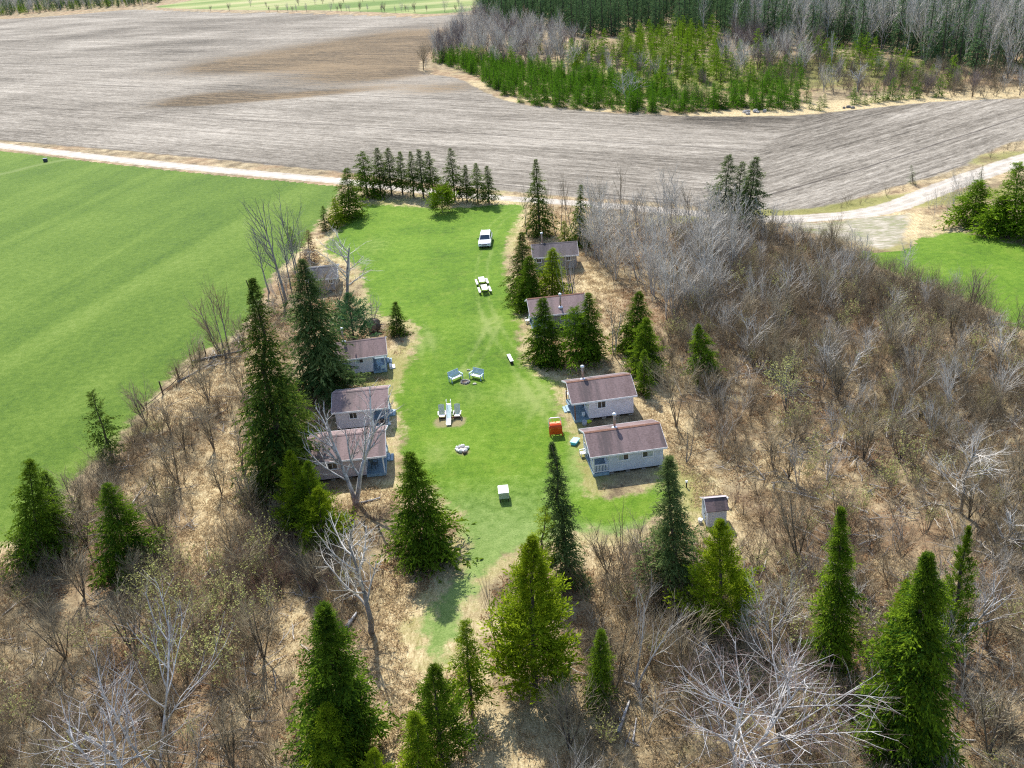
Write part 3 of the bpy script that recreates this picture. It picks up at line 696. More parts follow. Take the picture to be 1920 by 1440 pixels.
M_TRIM = plain('white_trim', (.72, .72, .74), .6, .08)
M_DECK = wood_paint('blue_grey_deck', (.13, .20, .245), 'Y', .14, .5)
M_DECKB = plain('blue_grey_paint', (.25, .36, .43), .6, .12)
M_DARKW = plain('dark_old_wood', (.045, .033, .028), .9, .3)
M_BLOCK = plain('concrete_block', (.30, .29, .27), .95, .2)
M_UNDER = plain('underside_shade', (.02, .018, .016), .95, .2)  # near-black colour stands for the shade beneath the floors
nb = NB('window_glass'); M_GLASS = nb.done((.03, .036, .042), .08, spec=.5)
M_CURT = plain('pale_curtain', (.42, .46, .42), .9, .15)
M_PIPE = plain('stove_pipe_metal', (.40, .29, .23), .5, .3, 6, .5)
M_GALV = plain('galvanised_metal', (.66, .68, .72), .35, .12, 5, .6)
M_DOOR = plain('dark_door', (.10, .085, .085), .6, .15)
M_BROWNP = plain('brown_post', (.18, .085, .05), .8, .2)
FOOT = []

def window(root, x, y, z, w, h, face, curtain=0):
    """framed sliding window on a wall; face: unit normal in the wall's own axes"""
    nx, ny = face; t = .05
    m = MB()
    def bx(u0, u1, z0, z1, d0, d1):
        if ny: m.span((x + u0, y + ny * d0, z + z0), (x + u1, y + ny * d1, z + z1))
        else: m.span((x + nx * d0, y + u0, z + z0), (x + nx * d1, y + u1, z + z1))
    bx(-w / 2 - t, -w / 2 + t, -h / 2 + t, h / 2 - t, .002, .05); bx(w / 2 - t, w / 2 + t, -h / 2 + t, h / 2 - t, .002, .05)
    bx(-w / 2 - t, w / 2 + t, h / 2 - t, h / 2 + t, .002, .05); bx(-w / 2 - t, w / 2 + t, -h / 2 - t, -h / 2 + t, .002, .07)
    bx(-.02, .02, -h / 2 + t, h / 2 - t, .014, .045)
    f = m.build('window', M_TRIM, root)
    m = MB(); bx(-w / 2 + t, -.02, -h / 2 + t, h / 2 - t, .004, .012); bx(.02, w / 2 - t, -h / 2 + t, h / 2 - t, .004, .012)
    m.build('pane', M_GLASS, f)
    if curtain:
        a, b = ((-w / 2 + t + .01, -.03) if curtain < 0 else (.03, w / 2 - t - .01)); m = MB(); bx(a, b, -h / 2 + t + .01, h / 2 - t - .01, .0135, .019); m.build('curtain', M_CURT, f)
    return f
def cabin(name, label, A, B, depth, floor=.28, eave=2.3, rise=.95, over=.28, porch=None, plen=1.5, wallm=None, roofm=None, wins=(), chim=None, steps=True, rail='none', end_over=.3, capm=None, posts=True, cat='cabin', group='cabins round the lawn', skirt=None):
    a, b = G(*A), G(*B); d = b - a; L = float(np.linalg.norm(d)); rz = atan2(d[1], d[0]); wallm = wallm or W_WHITE; roofm = roofm or R_MAUVE
    root = empty(name, a, rz); tag(root, label, cat, group); D = depth
    ex, ey = np.array([cos(rz), sin(rz)]), np.array([-sin(rz), cos(rz)])
    FOOT.append((a[:2], ex, ey, L, D))
    x0, x1 = (plen, L) if porch == 'left' else ((0, L - plen) if porch == 'right' else (0, L))
    zr = eave + rise                                   # ridge
    for x in np.linspace(.25, L - .25, 5):             # piers, then a near-black box painting the crawl space's shade
        for y in (.3, D - .3): m = MB(); m.box((x, y, floor / 2 - .06), (.4, .4, floor + .10)); m.build('foundation_pier', M_BLOCK, root)
    m = MB(); m.span((x0 + .05, .05, floor - .12), (x1 - .05, D - .05, floor)); m.build('crawl_space_shade', M_UNDER, root)
    m = MB(); e = zr - .06; hw = D / 2                # closed body with gables
    m.extrude([(0, floor), (D, floor), (D, eave - .03), (hw, e - .03), (0, eave - .03)], 'x', x0, x1)
    wl = m.build('wall', wallm, root)
    m = MB(); sl = rise / hw; t = .07
    xa, xb = -end_over, L + end_over
    yo, zo = -over, eave - over * sl
    m.extrude([(yo, zo), (hw, zr), (hw, zr + t), (yo, zo + t)], 'x', xa, xb)
    m.extrude([(hw + .001, zr), (D + over, zo), (D + over, zo + t), (hw + .001, zr + t)], 'x', xa, xb)
    rf = m.build('roof', roofm, root)
    m = MB(); m.extrude([(hw - .16, zr + t - .16 * sl + .004), (hw, zr + t + .012), (hw + .16, zr + t - .16 * sl + .004), (hw + .16, zr + t - .16 * sl + .03), (hw, zr + t + .04), (hw - .16, zr + t - .16 * sl + .03)], 'x', xa + .002, xb - .002)
    m.build('ridge_cap', capm or M_CAP, rf)
    m = MB()                                           # fascia and barge boards
    m.span((xa, yo - .026, zo - .10), (xb, yo - .002, zo + t + .005)); m.span((xa, D + over + .002, zo - .10), (xb, D + over + .026, zo + t + .005))
    for x in (xa - .026, xb + .002):
        m.extrude([(yo, zo - .08), (hw, zr - .08), (hw, zr + t + .004), (yo, zo + t + .004)], 'x', x, x + .024)
        m.extrude([(hw, zr - .08), (D + over, zo - .08), (D + over, zo + t + .004), (hw, zr + t + .004)], 'x', x + .0005, x + .0235)
    m.build('fascia', M_TRIM, rf)
    if porch:
        p0, p1 = (0, plen) if porch == 'left' else (L - plen, L)
        m = MB(); m.span((p0 + .002, 0, floor - .05), (p1 - .002, D, floor)); pf = m.build('porch_floor', M_DECK, root)
        m = MB(); xo = p0 if porch == 'left' else p1; si = -1 if porch == 'left' else 1
        m.span((xo + si * .004, -.002, floor - .26), (xo + si * .03, D + .002, floor + .004)); m.span((p0, -.03, floor - .26), (p1, -.004, floor + .004))
        m.build('skirt_board', skirt or M_DECKB, pf)
        xq = xo - si * .07
        if posts:
            for y in (.06, D - .06): q = MB(); q.span((xq - .05, y - .05, floor), (xq + .05, y + .05, eave - .02)); q.build('porch_post', M_TRIM if rail != 'bare' else M_BROWNP, root)
        m = MB(); m.extrude([(0, eave - .03), (D, eave - .03), (hw, zr - .09)], 'x', xo - si * .05, xo - si * .02); m.build('gable_panel', wallm, root)
        m = MB(); m.span((p0, .012, eave - .16), (p1, .072, eave - .035)); m.build('porch_beam', M_TRIM, root); m = MB(); m.span((p0, D - .072, eave - .16), (p1, D - .012, eave - .035)); m.build('porch_beam', M_TRIM, root)
        if rail != 'none' and rail != 'bare':
            def railing(ax, u0, u1, c, top):
                m = MB(); f = floor
                def bx(u_a, u_b, z0, z1, th):
                    (m.span((u_a, c - th, z0), (u_b, c + th, z1)) if ax == 'x' else m.span((c - th, u_a, z0), (c + th, u_b, z1)))
                bx(u0, u1, f + .82, f + .90, .035); bx(u0, u1, f + .10, f + .16, .025)
                for u in np.arange(u0 + .08, u1 - .04, .135): bx(u, u + .05, f + .16, f + .82, .018)
                m.build('railing', M_TRIM if rail == 'white' else M_DECKB, root)
            railing('x', p0 + (.13 if porch == 'left' else .03), p1 - (.13 if porch == 'right' else .03), .06, True)
            railing('y', .14, D * .36, xq, True); railing('y', D * .64, D - .14, xq, True)
        wx = x0 if porch == 'left' else x1; di = -1 if porch == 'left' else 1
        m = MB(); m.span((wx + di * .004, D * .52, floor + .02), (wx + di * .05, D * .52 + .85, floor + 1.98)); dr = m.build('door', M_DOOR, root)
        m = MB(); m.box((wx + di * .075, D * .52 + .75, floor + 1.0), (.05, .05, .05)); m.build('handle', M_GALV, dr)
        window(root, wx, D * .27, floor + 1.25, .8, .8, (di, 0))
        if steps:
            m = MB(); c = D * .52 + .42
            for k, (dx, z) in enumerate(((.16, floor * .72), (.46, floor * .36))): m.span((xo + si * (dx - .14 + .04), c - .6, 0), (xo + si * (dx + .16), c + .6, z))
            m.build('steps', M_DECKB, root)
    for w in wins:
        window(root, w[0] * L, 0, floor + w[1], w[2], w[3], (0, -1), w[4])
    if chim:
        cx, cy, ch = chim; cx *= L; cy *= D; zb = eave + sl * (cy if cy < hw else D - cy) + t; zt = zb + ch
        m = MB(); m.tube([(cx, cy, zb - .1), (cx, cy, zt)], .105, 10); cn = m.build('chimney', M_PIPE, rf, True)
        m = MB(); m.tube([(cx, cy, zt + .002), (cx, cy, zt + .05), (cx, cy, zt + .22), (cx, cy, zt + .30)], [.13, .20, .20, .06], 10)
        m.build('cap', M_GALV, cn, True); m = MB(); m.tube([(cx, cy, zb - .12), (cx, cy, zb + .06), (cx, cy, zb + .16)], [.36, .26, .12], 10); m.build('flashing', M_GALV, cn, True)
    return root
cabin('cabin', 'large cabin with a white railed porch and two long-side windows, nearest on the right', (1113, 894), (1243, 876), 4.4, porch='left', plen=1.45, wallm=W_BLUE, rail='white', eave=2.35, rise=.98, over=.30,
      wins=((.43, 1.45, 1.0, .75, -1), (.78, 1.45, 1.0, .75, 1)), chim=(.41, .60, 1.25), steps=False)
cabin('cabin', 'mauve-roofed cabin behind the white-railed one, open blue porch with a bucket', (1078, 793), (1188, 778), 4.5, porch='left', plen=1.45, wallm=W_WHITE, rail='bare', eave=2.4, rise=1.0, over=.28,
      wins=((.46, 1.45, .85, .85, 0),), chim=(.26, .66, 1.3), steps=True)
cabin('cabin', 'cabin with a pipe in a white flashing on its near slope, half hidden by spruces', (1000, 624), (1099, 613), 4.6, porch='left', plen=1.4, wallm=W_GREY, roofm=R_PINK, rail='blue', eave=2.3, rise=1.15, over=.3, wins=((.6, 1.4, .9, .8, 0),), chim=(.55, .14, 1.5), steps=False)
cabin('cabin', 'far cabin with a dull dark roof and grey wall behind the spruce clump', (1004, 511), (1082, 505), 4.4, wallm=W_GREY, roofm=R_DARK, eave=2.3, rise=1.0, wins=((.10, 1.5, .7, .7, 0), (.8, 1.5, .7, .7, 0)), chim=(.22, .72, 1.5), capm=R_DARK)
cabin('cabin', 'big pinkish-roofed cabin behind the forked dead tree, moss on its far slope', (588, 906), (724, 891), 4.9, porch='right', plen=1.75, wallm=W_PINK, roofm=R_PINK, eave=2.35, rise=.98, over=.30, rail='none', wins=((.30, 1.4, .9, .8, 0),), capm=R_PINK)
cabin('cabin', 'short cabin with dark open porch, just behind the big pinkish-roofed cabin', (634, 809), (728, 800), 4.4, porch='right', plen=1.5, wallm=W_WHITE, roofm=R_PINK, eave=2.35, rise=.9, over=.25, rail='none', capm=R_PINK, wins=((.35, 1.4, .8, .7, 0),))
cabin('cabin', 'farthest of the left cabins, with shiny stove pipe, blue porch chairs and white step', (640, 708), (726, 697), 4.4, porch='right', plen=1.5, wallm=W_WHITE, roofm=R_MAUVE, eave=2.3, rise=.98, over=.25, rail='none', chim=(.14, .62, 1.5), capm=R_PINK, wins=((.44, 1.55, .9, .62, -1),))
cabin('shed', 'low slate-grey roofed shed behind the two tall dark spruces', (582, 552), (634, 546), 5.0, wallm=W_GREY, roofm=R_SLATE, eave=2.1, rise=.7, capm=R_SLATE, cat='shed', group=None, wins=((.8, 1.3, .6, .6, 0),))
def little_shed():
    a, b = G(1326, 990), G(1358, 987); d = b - a; L = 1.55; D = 1.9; rz = atan2(d[1], d[0]); root = empty('outhouse', a, rz)
    tag(root, 'small grey outhouse with mauve shingle roof, standing at the brush edge', 'outhouse'); FOOT.append((a[:2], np.array([cos(rz), sin(rz)]), np.array([-sin(rz), cos(rz)]), L, D))
    e, r, hw = 1.75, .62, D * .42; m = MB()
    m.extrude([(0, .06), (D, .06), (D, e - .03 - .05), (hw, e + r - .09), (0, e - .03)], 'x', 0, L); m.build('wall', W_BLUE, root)
    m = MB(); m.span((-.004, -.004, 0), (L + .004, D + .004, .058)); m.build('foundation', M_DARKW, root)
    m = MB(); o = .14; s1, s2 = r / hw, (r + .05) / (D - hw)
    m.extrude([(-o, e - o * s1), (hw, e + r), (hw, e + r + .05), (-o, e - o * s1 + .05)], 'x', -o, L + o)
    m.extrude([(hw + .001, e + r), (D + o, e + r - s2 * (D - hw + o)), (D + o, e + r - s2 * (D - hw + o) + .05), (hw + .001, e + r + .05)], 'x', -o, L + o); rf = m.build('roof', R_MAUVE, root)
    m = MB(); m.span((-o, hw - .09, e + r + .03), (L + o, hw + .09, e + r + .068)); m.build('ridge_cap', plain('pale_ridge', (.5, .44, .46), .9), rf)
    m = MB(); m.extrude([(-o, e - o * s1 - .05), (hw, e + r - .05), (hw, e + r + .055), (-o, e - o * s1 + .055)], 'x', -o - .024, -o - .002)
    m.extrude([(hw, e + r - .05), (D + o, e + r - s2 * (D - hw + o) - .05), (D + o, e + r - s2 * (D - hw + o) + .055), (hw, e + r + .055)], 'x', -o - .023, -o - .003); m.build('fascia', M_TRIM, rf)
    m = MB(); m.span((-.05, .62, .10), (-.004, 1.32, 1.68)); dr = m.build('door', plain('blue_grey_door', (.30, .36, .42), .6), root)
    m = MB(); m.box((-.07, .72, .95), (.04, .03, .10)); m.build('handle', M_DARKW, dr)
    m = MB()
    for y in (.56, 1.33): m.span((-.04, y, .08), (-.004, y + .055, 1.74))
    m.build('door_frame', M_TRIM, root)
little_shed()

# ------------------------------------------------------------------ on the lawn
M_WPL = plain('white_plastic', (.80, .80, .78), .45, .06)
M_WOODW = plain('weathered_white_wood', (.66, .65, .60), .8, .12, 6)
M_BLUEP = plain('pale_blue_paint', (.42, .55, .66), .6, .12)
M_BLACK = plain('black_rubber', (.018, .018, .02), .8, .2)
M_RED = plain('red_orange_plastic', (.62, .075, .012), .35, .08)
M_YEL = plain('yellow_plastic', (.75, .42, .02), .4, .08)
M_CYAN = plain('cyan_plastic', (.11, .50, .68), .4, .1)
M_STONE = plain('fire_ring_stone', (.32, .29, .27), .9, .3, 4)
M_ASH = plain('white_ash_stone', (.74, .71, .67), .9, .12, 6)
M_CHAR = plain('charred_earth', (.11, .08, .06), .95, .3, 6)

def suv():
    c = G(911, 457); hd = atan2(*(G(908, 463) - G(914, 437))[[1, 0]])      # nose towards the camera
    root = empty('parked_car', c, hd); tag(root, 'white sport utility car parked at the far end of the lawn', 'car')
    W = .92
    M_PAINT = NB('white_car_paint'); M_PAINT = M_PAINT.done((.80, .80, .80), .25, spec=.6)
    prof = [(-2.3, .35), (-2.34, .62), (-2.25, 1.02), (-2.05, 1.10), (1.0, 1.06), (1.35, 1.03), (2.1, .90), (2.33, .72), (2.36, .40), (2.2, .28), (-2.2, .28)]
    m = MB(); m.extrude(prof, 'y', -W, W); bd = m.build('body', M_PAINT, root, bevel=.09)
    cab = [(-2.12, 1.06), (-1.85, 1.60), (-1.5, 1.68), (.05, 1.67), (.35, 1.60), (1.15, 1.04)]
    m = MB()
    n = len(cab); vs = []
    for s in (-1, 1):
        for x, z in cab: vs.append((x, s * (W - .04 - .17 * max(0, (z - 1.05)) / .62), z))
    m.add(vs, [tuple(range(n))[::-1], tuple(range(n, 2 * n))] + [(i, (i + 1) % n, n + (i + 1) % n, n + i) for i in range(n)]); m.build('cabin', M_PAINT, bd, bevel=.05)
    M_CG = NB('car_glass'); M_CG = M_CG.done((.015, .03, .055), .05, spec=.6)
    def yw(z): return W - .04 - .17 * (z - 1.05) / .62
    def pl(x0, z0, x1, z1, k=.88, off=.02):
        dx, dz = x1 - x0, z1 - z0; l = sqrt(dx * dx + dz * dz); nx, nz = dz / l, -dx / l
        if nz < 0: nx, nz = -nx, -nz
        a = [(x0 + nx * off, -yw(z0) * k, z0 + nz * off), (x0 + nx * off, yw(z0) * k, z0 + nz * off), (x1 + nx * off, yw(z1) * k, z1 + nz * off), (x1 + nx * off, -yw(z1) * k, z1 + nz * off)]
        q = MB(); b = [(x - nx * .015, y, z - nz * .015) for x, y, z in a]; q.add(a + b, [(0, 1, 2, 3), (7, 6, 5, 4), (0, 4, 5, 1), (1, 5, 6, 2), (2, 6, 7, 3), (3, 7, 4, 0)]); return q
    pl(1.08, 1.10, .42, 1.565).build('windscreen', M_CG, root); pl(-2.08, 1.13, -1.88, 1.54).build('rear_window', M_CG, root)
    for s in (-1, 1):
        for x0, x1, xt0, xt1 in ((.05, .92, .05, .38), (-.85, -.03, -.85, -.03), (-1.85, -.93, -1.62, -.93)):
            z0, z1 = 1.12, 1.54; q = MB(); a = [(x0, s * (yw(z0) + .012), z0), (x1, s * (yw(z0) + .012), z0), (xt1, s * (yw(z1) + .012), z1), (xt0, s * (yw(z1) + .012), z1)]; b = [(x, y - s * .02, z) for x, y, z in a]
            q.add(a + b, [(0, 1, 2, 3), (7, 6, 5, 4), (0, 4, 5, 1), (1, 5, 6, 2), (2, 6, 7, 3), (3, 7, 4, 0)]); q.build('side_window', M_CG, root)
        q = MB(); q.box((.82, s * (W + .12), 1.14), (.12, .22, .16)); q.build('mirror', M_BLACK if s < 0 else M_BLACK, root, bevel=.03)
        q = MB(); q.box((2.27, s * .66, .76), (.16, .40, .13)); q.build('headlight', plain('headlight_glass', (.25, .28, .32), .15, .1), root, bevel=.03)
        q = MB(); q.box((-2.31, s * .72, .86), (.06, .28, .18)); q.build('tail_light', M_RED, root, bevel=.02)
        for x in (-1.42, 1.42):
            q = MB(); q.tube([(x, s * (W - .21), .34), (x, s * (W + .012), .34)], .34, 18); w = q.build('wheel', M_BLACK, root)
            q = MB(); q.tube([(x, s * (W + .013), .34), (x, s * (W + .022), .34)], .21, 12); q.build('rim', M_GALV, w)
    q = MB(); q.box((2.345, 0, .66), (.04, .80, .16)); q.build('grille', M_BLACK, root)
    q = MB(); q.box((2.335, 0, .40), (.06, 1.5, .12)); q.build('bumper', M_BLACK, root)
    q = MB()
    for s in (-1, 1): q.box((-.75, s * .62, 1.715), (1.7, .05, .05))
    q.build('roof_rail', M_GALV, root)
    q = MB(); q.box((-.05, -.28, 1.69), (.25, .22, .03)); q.box((-.05, .28, 1.69), (.25, .22, .03)); q.build('roof_light', plain('amber_grey', (.4, .36, .28), .5), root)
suv()
def picnic_table(px, label):
    c = G(*px); d = G(914, 552) - G(903, 522); rz = atan2(d[1], d[0])
    root = empty('picnic_table', c, rz); tag(root, label, 'picnic table', 'picnic tables end to end')
    m = MB()
    for k in range(5): m.span((-.95, -.40 + k * .165, .71), (.95, -.40 + k * .165 + .155, .75))
    m.build('tabletop', M_WOODW, root)
    for s in (-1, 1):
        m = MB(); m.span((-.95, s * .72 - .14, .42), (.95, s * .72 - .005, .46)); m.span((-.95, s * .72 + .005, .42), (.95, s * .72 + .14, .46)); m.build('bench', M_WOODW, root)
        m = MB()
        for q in (-1, 1): m.tube([(s * .7, q * .22, .71), (s * .7, q * .80, -.01)], .045, 4)
        m.box((s * .7, 0, .395), (.05, 1.5, .08)); m.build('leg_frame', M_DARKW, root)
picnic_table((904, 533), 'white picnic table, the farther of two set end to end on the lawn')
picnic_table((909, 548), 'white picnic table, the nearer of two set end to end on the lawn')
def plank_bench():
    c = G(957, 677); d = G(960, 686) - G(952, 670); root = empty('bench', c, atan2(d[1], d[0])); tag(root, 'narrow white backless bench alone on the grass', 'bench')
    m = MB(); m.span((-.95, -.19, .40), (.95, -.005, .45)); m.span((-.95, .005, .40), (.95, .19, .45)); m.build('seat', M_WPL, root)
    for s in (-1, 1): m = MB(); m.span((s * .80 - .04, -.17, 0), (s * .80 + .04, .17, .398)); m.build('leg', M_DARKW, root)
    m = MB(); m.box((0, 0, .33), (1.5, .05, .12)); m.build('stretcher', M_DARKW, root)
plank_bench()
def garden_bench(px, face, label):
    c = G(*px); f = G(*face) - c; rz = atan2(f[1], f[0]) + pi / 2; root = empty('garden_bench', c, rz); tag(root, label, 'bench', 'blue garden benches at the fire pit')
    m = MB()                                                    # local -y is the open front
    for k in range(4): m.span((-.72, -.30 + k * .145, .42), (.72, -.30 + k * .145 + .13, .455))
    m.build('seat', plain('pale_seat_boards', (.60, .66, .66), .7), root)
    m = MB(); R = Matrix.Rotation(rad(-14), 3, 'X')
    for k in range(4): m.box((0, .34 + .045 * k, .55 + .15 * k), (1.44, .035, .13), 0, R)
    m.build('backrest', M_BLUEP, root)
    for s in (-1, 1):
        m = MB(); m.span((s * .74 - .05, -.36, .64), (s * .74 + .05, .36, .685)); m.build('armrest', M_BLUEP, root)
        m = MB(); m.span((s * .74 - .035, -.33, 0), (s * .74 + .035, -.25, .638)); m.build('leg', M_BLUEP, root)
        m = MB(); m.span((s * .74 - .035, .22, 0), (s * .74 + .035, .30, .638)); m.build('leg', M_BLUEP, root)
    return root
garden_bench((855, 713), (872, 722), 'light blue garden bench facing right, left of the small stone fire pit')
garden_bench((894, 710), (876, 724), 'light blue garden bench facing left, right of the small stone fire pit')
def ring(name, label, cat, px, R, n, sz, mat, seed, ash):
    c = G(*px); rn = random.Random(seed); root = empty(name, c); tag(root, label, cat)
    for i in range(n):
        a = 2 * pi * i / n + rn.uniform(-.15, .15); k = sz * rn.uniform(.75, 1.25); m = MB(); m.blob((cos(a) * R, sin(a) * R, k * .45), (k * .75, k * .6, k * .55), seed * 50 + i); m.build('stone', mat, root)
    m = MB(); m.tube([(0, 0, -.03), (0, 0, .05)], R * .86, 14); m.build('ash_bed', ash, root); return root
ring('fire_pit', 'small ring of grey stones between the two blue benches', 'fire pit', (872, 717), .42, 9, .20, M_STONE, 1, M_CHAR)
ring('fire_pit', 'whitened stone fire ring alone on the lawn near the pinkish-roofed cabin', 'fire pit', (866, 843), .50, 10, .27, M_ASH, 2, plain('ash', (.48, .43, .36), .95, .2))
def logs(name, label, px, L, r, az, mat, cat='log', knots=3, seed=0):
    c = G(*px); rn = random.Random(seed); m = MB(); p = [(cos(az) * L * (t - .5), sin(az) * L * (t - .5), r * .9 + rn.uniform(0, .06)) for t in np.linspace(0, 1, 6)]
    m.tube(p, [r * (1.15 - .6 * t) for t in np.linspace(0, 1, 6)], 7)
    for k in range(knots):
        t = rn.uniform(.2, .95); q = Vector((cos(az) * L * (t - .5), sin(az) * L * (t - .5), r)); a = az + rn.choice((-1, 1)) * rn.uniform(.5, 1.1); l = L * rn.uniform(.08, .2)
        m.tube([q, q + Vector((cos(a) * l, sin(a) * l, rn.uniform(.05, .5)))], [r * .3, r * .08], 4)
    o = m.build(name, mat, None, True); o.location = c; tag(o, label, cat); return o
logs('charred_log', 'short dark log lying beside the whitened fire ring', (873, 851), .45, .13, .5, M_CHAR, knots=0)
for i, (px, s) in enumerate((((878.5, 695), .22), ((890.5, 720.5), .24))):
    m = MB(); m.blob((0, 0, .06), (s, s * .55, .12), 80 + i); o = m.build('pale_stone', plain('pale_stone', (.52, .50, .38), .9), None); o.location = G(*px)
    tag(o, ('pale flat stone in the grass behind the blue benches', 'pale flat stone in the grass in front of the right blue bench')[i], 'stone')
def slide():
    c = G(843, 783); root = empty('playground_slide', c, rad(-2)); tag(root, "children's pale metal slide with a ladder, standing between two white seats", 'slide')
    m = MB(); P = [(.62, 1.30), (.40, 1.28), (.1, 1.08), (-.9, .45), (-1.35, .24), (-1.75, .18)]      # (y, z) of the bed
    y = [p[0] for p in P]; z = [p[1] for p in P]; n = len(P)
    vs = [(-.2, a, b) for a, b in P] + [(.2, a, b) for a, b in P] + [(-.2, a, b - .03) for a, b in P] + [(.2, a, b - .03) for a, b in P]
    fs = [(i, i + 1, n + i + 1, n + i) for i in range(n - 1)] + [(2 * n + i, 3 * n + i, 3 * n + i + 1, 2 * n + i + 1) for i in range(n - 1)] + [(i, 2 * n + i, 2 * n + i + 1, i + 1) for i in range(n - 1)] + [(n + i, n + i + 1, 3 * n + i + 1, 3 * n + i) for i in range(n - 1)]
    m.add(vs, fs); m.build('slide_bed', plain('pale_green_metal', (.55, .68, .64), .4, .15, 3, .2), root)
    for s in (-1, 1):
        m = MB(); m.tube([(s * .22, a, b + .07) for a, b in P], .035, 6); m.build('side_rail', M_WPL, root)
        m = MB(); m.tube([(s * .22, .62, 1.32), (s * .24, 1.15, 0)], .03, 6); m.tube([(s * .22, .62, 1.32), (s * .22, .75, 1.75), (s * .22, .45, 1.65), (s * .22, .38, 1.30)], .022, 6); m.build('ladder_rail', M_WPL, root)
        m = MB(); m.tube([(s * .2, .1, 1.04), (s * .22, -.02, 0)], .03, 6); m.build('leg', M_WPL, root)
    for k in range(5): q = (k + .6) / 5.4; m = MB(); m.box((0, 1.15 - .53 * q, 1.32 * q), (.44, .10, .035)); m.build('rung', M_WPL, root)
slide()
def slat_seat(px, label, rz):
    c = G(*px); root = empty('garden_chair', c, rz); tag(root, label, 'chair', 'white slatted chairs beside the slide')
    m = MB(); R = Matrix.Rotation(rad(-24), 3, 'X')
    for k in range(5): m.box((-.24 + .12 * k, .42, .78), (.10, .03, .95 + .06 * (2 - abs(k - 2))), 0, R)
    m.build('backrest', M_WOODW, root)
    m = MB(); R2 = Matrix.Rotation(rad(9), 3, 'X')
    for k in range(5): m.box((0, -.36 + .125 * k, .36 - .018 * k), (.56, .11, .03), 0, R2)
    m.build('seat', M_WPL, root)
    for s in (-1, 1):
        m = MB(); m.span((s * .36 - .06, -.45, .56), (s * .36 + .06, .36, .59)); m.build('armrest', M_WOODW, root)
        m = MB(); m.span((s * .32 - .03, -.42, 0), (s * .32 + .03, -.32, .558)); m.build('leg', M_BROWNP, root)
        m = MB(); m.span((s * .32 - .03, .24, 0), (s * .32 + .03, .34, .555)); m.build('leg', M_BROWNP, root)
    m = MB(); m.box((0, -.44, .16), (.7, .05, .12)); m.build('footboard', M_DARKW, root)
slat_seat((829.5, 783), 'white slatted chair left of the slide, warm brown frame', rad(4)); slat_seat((858, 782), 'white slatted chair right of the slide', rad(-4))
m = MB(); m.box((0, 0, .04), (2.0, .16, .07)); o = m.build('timber_beam', M_BROWNP); o.location = G(843.5, 786.5) + np.array([0, 0.35, 0]); tag(o, 'reddish timber lying under the slide between the two white chairs', 'timber')
def table_tote():
    c = G(945, 934); root = empty('patio_table', c, rad(2)); tag(root, 'white square covered patio table with a centre hole and slatted skirt', 'table')
    m = MB(); m.span((-.45, -.62, .92), (.45, .62, .97)); m.build('tabletop', M_WPL, root, bevel=.02)
    m = MB(); m.tube([(0, 0, .9705), (0, 0, .985)], .05, 10); m.build('umbrella_ring', M_GALV, root)
    m = MB()
    for k in range(12): m.span((-.43 + k * .072, -.60, .42), (-.43 + k * .072 + .055, -.575, .918)); m.span((-.43 + k * .072, .575, .42), (-.43 + k * .072 + .055, .60, .918))
    for k in range(16): m.span((-.445, -.57 + k * .072, .42), (-.42, -.57 + k * .072 + .055, .918)); m.span((.42, -.57 + k * .072, .42), (.445, -.57 + k * .072 + .055, .918))
    m.span((-.44, -.61, .36), (.44, .61, .418)); m.build('skirt', plain('mossy_white_slats', (.52, .58, .44), .8, .15, 6), root)
    for x in (-.38, .38):
        for y in (-.54, .54): m = MB(); m.span((x - .04, y - .04, 0), (x + .04, y + .04, .358)); m.build('leg', M_DARKW, root)
table_tote()
def toy():
    c = G(1042, 812); root = empty('play_swing', c, rad(0)); tag(root, 'red and white plastic play swing with a curved red canopy', 'play swing')
    m = MB(); pr = [(.46 * cos(a), .95 + .42 * sin(a)) for a in np.linspace(pi, 0, 9)]; pi_ = [(.41 * cos(a), .95 + .37 * sin(a)) for a in np.linspace(0, pi, 9)]
    m.extrude(pr + pi_, 'x', -.56, .56); cp = m.build('canopy', M_RED, root); cp.location = (0, -.30, 0)
    m = MB()
    for k in range(4): m.span((-.45 + k * .12, -.40, 1.372), (-.45 + k * .12 + .08, -.16, 1.384))
    m.span((.1, -.42, 1.372), (.45, -.14, 1.384)); m.build('canopy_vent', plain('pale_red_plastic', (.80, .38, .16), .4), root)
    for s in (-1, 1):
        m = MB(); m.tube([(s * .60, -.62, .0), (s * .58, -.30, .96)], .045, 8); m.tube([(s * .60, .0, .0), (s * .58, -.30, .96)], .045, 8); m.build('side_post', M_RED, root)
    m = MB(); m.tube([(-.58, .25, 0), (-.58, .45, 1.0), (-.50, .52, 1.36), (-.38, .54, 1.42), (.38, .54, 1.42), (.50, .52, 1.36), (.58, .45, 1.0), (.58, .25, 0)], .055, 8); m.build('frame', M_WPL, root, True)
    m = MB(); m.span((-.22, -.05, .42), (.22, .35, .50)); m.span((-.22, .31, .50), (.22, .36, .95)); m.span((-.22, -.08, .50), (-.17, .31, .68)); m.span((.17, -.08, .50), (.22, .31, .68)); m.build('seat', M_YEL, root, bevel=.02)
    for s in (-1, 1): m = MB(); m.tube([(s * .19, .2, .68), (s * .25, .5, 1.40)], .02, 5); m.build('hanger', M_YEL, root)
    m = MB(); m.span((-.55, -.75, .3), (.55, -.70, .92)); m.build('front_panel', M_RED, root, bevel=.02)
toy()
